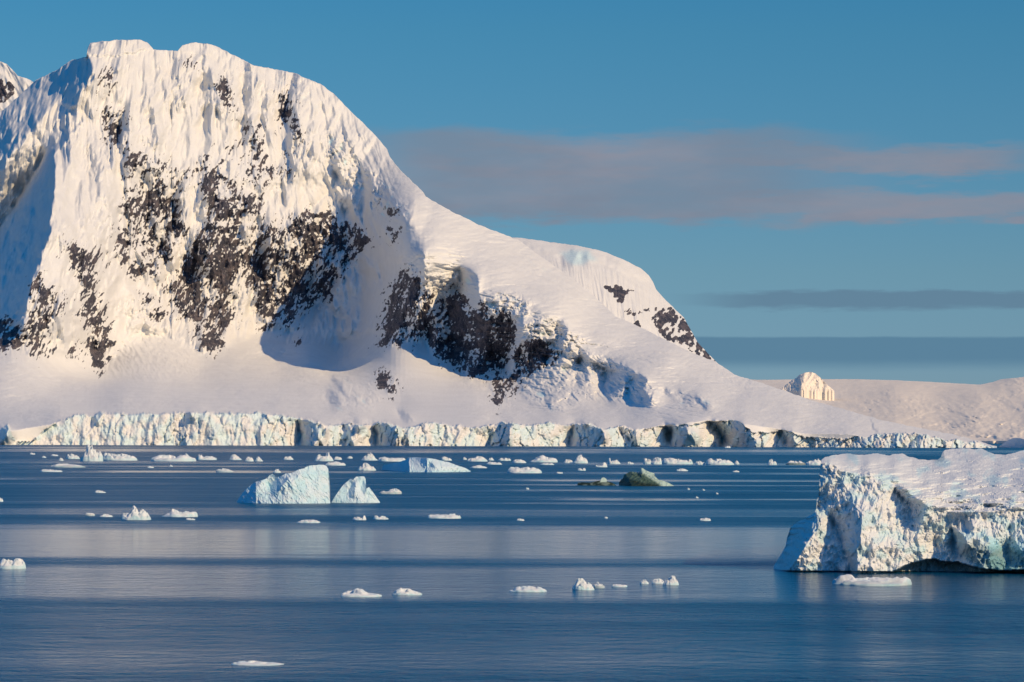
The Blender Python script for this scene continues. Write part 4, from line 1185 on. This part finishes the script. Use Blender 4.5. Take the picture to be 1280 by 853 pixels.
# x0, x1, top, foot, label, extra
FL = [
    # foreground
    (288, 352, 826, 832.3, 'long thin white floe lying alone nearest the bottom of the view', dict(peaks=[(-.3, .8, .5), (.3, .5, .3)], group=NEAR_G)),
    (424, 476, 737, 746.6, 'white floe with a low hump and a thin flat tail to its right', dict(peaks=[(-.1, 1, .22), (-.5, .6, .3), (.6, .25, .3)], group=NEAR_G)),
    (490, 527, 736, 744.2, 'smooth white lens shaped floe right of the humped floe with a tail', dict(peaks=[(-.2, 1, .35), (.4, .5, .4)], group=NEAR_G)),
    (637, 683, 732.6, 740.3, 'white floe with a flat bright top and tiny knob on its left end', dict(peaks=[(-.55, .9, .1), (-.1, .9, .25), (.4, .7, .3)], group=NEAR_G)),
    (716, 743, 725.6, 738, 'angular steep sided floe like a tilted block, tallest in the near row', dict(peaks=[(-.2, 1, .3), (.3, .7, .3)], tilt=-.2, h=1, group=NEAR_G, flat=.3)),
    (742, 756, 728.8, 735.2, 'small grey lump touching the right side of the tilted block floe', dict(group=NEAR_G, dark=.3)),
    (765, 784.5, 729.6, 734, 'small flat oval floe right of the tilted block', dict(group=NEAR_G, peaks=[(0, .6, .7)])),
    (800, 811, 725.4, 730.2, 'tiny two-pointed ice bit left of the peaked floe pair', dict(group=NEAR_G)),
    (815, 831, 723.4, 730, 'low ragged floe joined to the left of a small white peak', dict(group=NEAR_G)),
    (829, 849, 721.8, 731.6, 'small pointed white floe at the right end of the near row', dict(peaks=[(.1, 1, .4)], group=NEAR_G, flat=.35)),
    (1046, 1142, 719, 732.8, 'long flat grey white floe floating right in front of the huge iceberg', dict(peaks=[(-.75, .9, .2), (-.1, .6, .4), (.5, .6, .2), (.8, .9, .18)], dark=.2, group=NEAR_G)),
    (-8, 30, 698.6, 711.5, 'lumpy white floe with two humps cut by the left edge', dict(peaks=[(-.3, .9, .3), (.55, 1, .25)], group=NEAR_G, flat=.35)),
    # middle water
    (534, 576, 642.8, 648.6, 'straight bar of white ice with a small knob on its left end', dict(peaks=[(-.9, .9, .1), (-.2, .8, .6), (.7, .9, .4)])),
    (646, 655.5, 648.4, 651.2, 'tiny flat floe right of the straight white bar', {}),
    (755, 760, 646.3, 648.2, 'tiny faint ice bit in the open water above the near row', {}),
    (874.5, 888.5, 647.6, 651.4, 'small flat white floe alone left of the huge iceberg', dict(peaks=[(0, .8, .7)])),
    (371, 400, 649.8, 654, 'low ragged floe below the big blue white iceberg', {}),
    (441, 457.5, 644.6, 650.4, 'small floe with a thin spike standing on its right end', dict(peaks=[(-.5, .5, .4), (.7, 1, .13)])),
    (466, 485, 644.8, 649.6, 'small floe with a round knob on its left end', dict(peaks=[(-.6, 1, .18), (.3, .6, .4)])),
    (150, 186, 635.5, 650.4, 'broken floe with a white upright knob and blue leg, left middle water', dict(peaks=[(-.15, 1, .2), (.6, .75, .2), (-.7, .3, .3)], flat=.3)),
    (202, 244.5, 637.8, 646.6, 'long white floe with a bumpy top right of the broken blue legged floe', dict(peaks=[(-.4, 1, .25), (.3, .7, .3), (.85, .8, .2)])),
    (232, 243.5, 647.8, 650.4, 'tiny flat sliver in front of the long bumpy floe', {}),
    (124, 140, 643.2, 646.5, 'thin sliver of ice left of the broken blue legged floe', {}),
    (106, 118, 640.8, 645.2, 'small ice lump with a dark left end, left of the thin sliver', dict(dark=.3)),
    (-4, 3.5, 622.6, 627.4, 'tiny round floe at the left edge above the humped one', {}),
    (117.5, 131.5, 613, 616.4, 'tiny flat floe alone in the left middle water', {}),
    (473, 501.5, 611.8, 617.8, 'dark left ended low floe right of the ragged double peak iceberg', dict(peaks=[(.4, 1, .35), (-.4, .4, .5)], dark=.3)),
    # bands below the shore, left to right
    (99, 127.5, 560, 577, 'tall sharp pointed chunk of ice among the brash at left', dict(peaks=[(-.2, 1, .3), (.45, .7, .35)], flat=.25, h=1)),
    (81.5, 98.5, 567.6, 574, 'low lump touching the left side of the tall pointed chunk', {}),
    (127, 169, 565.8, 576, 'long sloping strip of ice running right from the tall pointed chunk', dict(peaks=[(-.8, 1, .4), (-.1, .6, .5), (.7, .35, .3)])),
    (187, 242.5, 566.6, 577, 'long white floe with a rounded hump near its right end', dict(peaks=[(.45, 1, .16), (-.4, .5, .4), (.8, .5, .2)])),
    (60, 104, 579.6, 584.6, 'flat floe with a dark notch at right, in front of the tall pointed chunk', dict(dark=.25)),
    (49, 76.5, 586.8, 590.2, 'very flat floe lowest of the left group', {}),
    (37, 43.5, 566.2, 568.4, 'tiny far speck of ice at the far left, below the snow slope', {}),
    (52, 57.5, 570, 572.6, 'tiny speck of ice left of the brash group', {}),
    (63, 72.5, 568.2, 570.2, 'thin far sliver left of the low lump', {}),
    (73, 79, 572.8, 576.2, 'small white bit just left of the low lump', {}),
    (184, 192, 583, 585.2, 'tiny sliver under the long floe with the rounded hump', {}),
    (211.5, 216, 581.4, 583.6, 'tiny white speck under the right half of the hump floe', {}),
    (244, 270, 568.6, 575.2, 'spiky low cluster floe right of the rounded hump floe', dict(peaks=[(-.6, 1, .14), (0, .5, .3), (.6, .4, .3)])),
    (286, 301.5, 569.6, 575.2, 'small white floe with a left peak, between two far clusters', dict(peaks=[(-.2, 1, .4)])),
    (306, 316.5, 571.8, 577, 'small rounded mound floe above the grooved iceberg', dict(peaks=[(0, 1, .5)])),
    (318.5, 328.5, 572.2, 577, 'small mound floe right of its rounded twin', dict(peaks=[(-.2, 1, .4)])),
    (353.5, 366.5, 570.8, 575, 'small low floe above the middle of the grooved iceberg', {}),
    (393.5, 416.5, 567.8, 576.8, 'plump white domed floe right above the blunt end of the grooved iceberg', dict(peaks=[(-.2, .9, .5), (.3, 1, .3)], flat=.3)),
    (417, 427, 571.4, 575, 'small bit trailing right of the plump domed floe', {}),
    (433.5, 440.5, 570.4, 573.4, 'tiny bit halfway between the domed floe and the next peaked one', {}),
    (451.5, 471, 567.6, 575.8, 'peaked white floe left of the low wedge iceberg', dict(peaks=[(.1, 1, .3), (-.4, .5, .3)], flat=.3)),
    (406.5, 431.5, 577.6, 582.2, 'flat floe in front of the plump domed floe', {}),
    (269.5, 291.5, 585.8, 590.4, 'low grey edged floe left above the grooved iceberg', dict(dark=.2)),
    (341, 350.5, 587, 591.2, 'tiny low floe just behind the top of the grooved iceberg', {}),
    (446.5, 469.5, 580.6, 588.6, 'triangular white floe close to the dark blue end of the wedge iceberg', dict(peaks=[(-.1, 1, .35), (.4, .4, .3)], flat=.3)),
    (472, 507, 570.8, 577.2, 'long floe sloping down to the right behind the wedge iceberg', dict(peaks=[(-.7, 1, .3), (0, .6, .5), (.7, .7, .3)])),
    (551, 564.5, 571.6, 576, 'small low floe behind the ramp of the wedge iceberg', {}),
    (578.5, 583.5, 571.8, 575, 'tiny spike of ice right of the wedge iceberg', {}),
    (584, 609.5, 571.4, 577.2, 'wide peaked floe right of the wedge iceberg', dict(peaks=[(.2, 1, .35), (-.5, .5, .4)])),
    (610, 617.5, 572.6, 575.8, 'tiny bit right of the wide peaked floe', {}),
    (587.5, 608.5, 581.6, 585.4, 'flat bright floe just off the right tip of the wedge iceberg', {}),
    (608, 627.5, 577.6, 581, 'thin scattered strip between the flat bright floe and the wide peaked one', {}),
    (622.5, 638.5, 572.6, 576.2, 'low floe midway along the far row', {}),
    (640.5, 657.5, 574.4, 579, 'low sloping floe left of the bumpy white one', {}),
    (634.5, 677.5, 584.6, 591.8, 'thick flat slab of white ice with a scalloped edge, centre', dict(peaks=[(-.6, 1, .3), (0, .8, .4), (.6, .8, .4)])),
    (663.5, 697.5, 570.8, 578.2, 'white floe with a bumpy peak left of centre above the flat slab', dict(peaks=[(-.25, 1, .25), (.4, .6, .4)])),
    (675, 692.5, 578.6, 581.4, 'thin sliver in front of the bumpy peak floe', {}),
    (704.5, 717, 574.6, 579.2, 'low lump joined to the left of a craggy white floe', {}),
    (716, 735.5, 570.6, 579.4, 'craggy white floe with a rounded top above the dark green growler', dict(peaks=[(.0, 1, .35), (.4, .6, .3)], flat=.3)),
    (744.5, 759.5, 579.2, 584.2, 'small peaked floe with a thin left tail above the growler', dict(peaks=[(.5, 1, .3), (-.5, .2, .4)])),
    (759.5, 775.5, 573.6, 580.2, 'small floe with a thin upright spike at its left end', dict(peaks=[(-.7, 1, .13), (.2, .6, .4)])),
    (784, 792.5, 577.8, 580.4, 'tiny flat floe right of the upright spike', {}),
    (722.5, 732.5, 585.8, 588.6, 'tiny pair of white lumps just above the growler', dict(peaks=[(-.6, 1, .3), (.6, 1, .3)])),
    (695.5, 703.5, 590, 592.2, 'tiny flat bit right of the flat scalloped slab', {}),
    (804.5, 815, 573, 580.2, 'leaning white block at the left end of a long far row', dict(peaks=[(-.5, 1, .3), (.4, .6, .3)], flat=.3)),
    (814, 827.5, 573, 580.4, 'rounded white block second in the long far row', dict(peaks=[(.2, 1, .5)], flat=.3)),
    (827, 867, 573.6, 580.4, 'long flat topped white slab in the far row right of the green iceberg', dict(peaks=[(-.5, 1, .4), (.1, .8, .5), (.7, .7, .3)])),
    (869.5, 882, 576.4, 581, 'small low lump right of the long flat topped slab', {}),
    (883, 917.5, 573.6, 581.2, 'craggy long white floe with a high left end, in the far row', dict(peaks=[(-.75, 1, .18), (-.2, .75, .3), (.4, .6, .4)])),
    (918.5, 924.5, 576.4, 580.6, 'tiny peaked bit right of the craggy long floe', {}),
    (845.5, 860.5, 585.8, 589.2, 'thin flat floe above the right tip of the green iceberg', {}),
    (915.5, 924.5, 588, 590.4, 'tiny sliver below the craggy long floe', {}),
    (959.5, 971.5, 575.4, 581.2, 'small peaked white floe alone in the far row', dict(peaks=[(-.2, 1, .3), (.3, .6, .3)])),
    (983.5, 1008.5, 576.6, 581.2, 'dark sided low floe with small white tips', dict(dark=.7)),
    (1008, 1030.5, 574.6, 581.4, 'craggy white floe touching the left edge of the huge iceberg', dict(peaks=[(.2, 1, .3), (-.5, .6, .4)])),
    (905.5, 913.5, 557.9, 560.1, 'thin white sliver close under the glacier front', {}),
    (657.5, 661.5, 609.6, 612, 'tiny speck in dark open water left of the growler', {}),
    (859, 862.5, 610.4, 612.4, 'tiny speck right of the green iceberg', {}),
    (878, 881.5, 611.4, 613.4, 'tiny speck further right of the green iceberg, before the huge one', {}),
    (869.5, 873.5, 621, 623, 'tiny speck below and right of the green iceberg', {}),
    (895, 898, 616, 618, 'tiny speck nearest the left side of the huge iceberg', {}),
]
for i, (x0, x1, yt, yb, lab, kw) in enumerate(FL):
    kw = dict(kw)
    kw.setdefault('group', FAR_G if yb < 593 else 'scattered ice bits on the middle water')
    floe(x0, x1, yt, yb, lab, seed=i * 3, **kw)
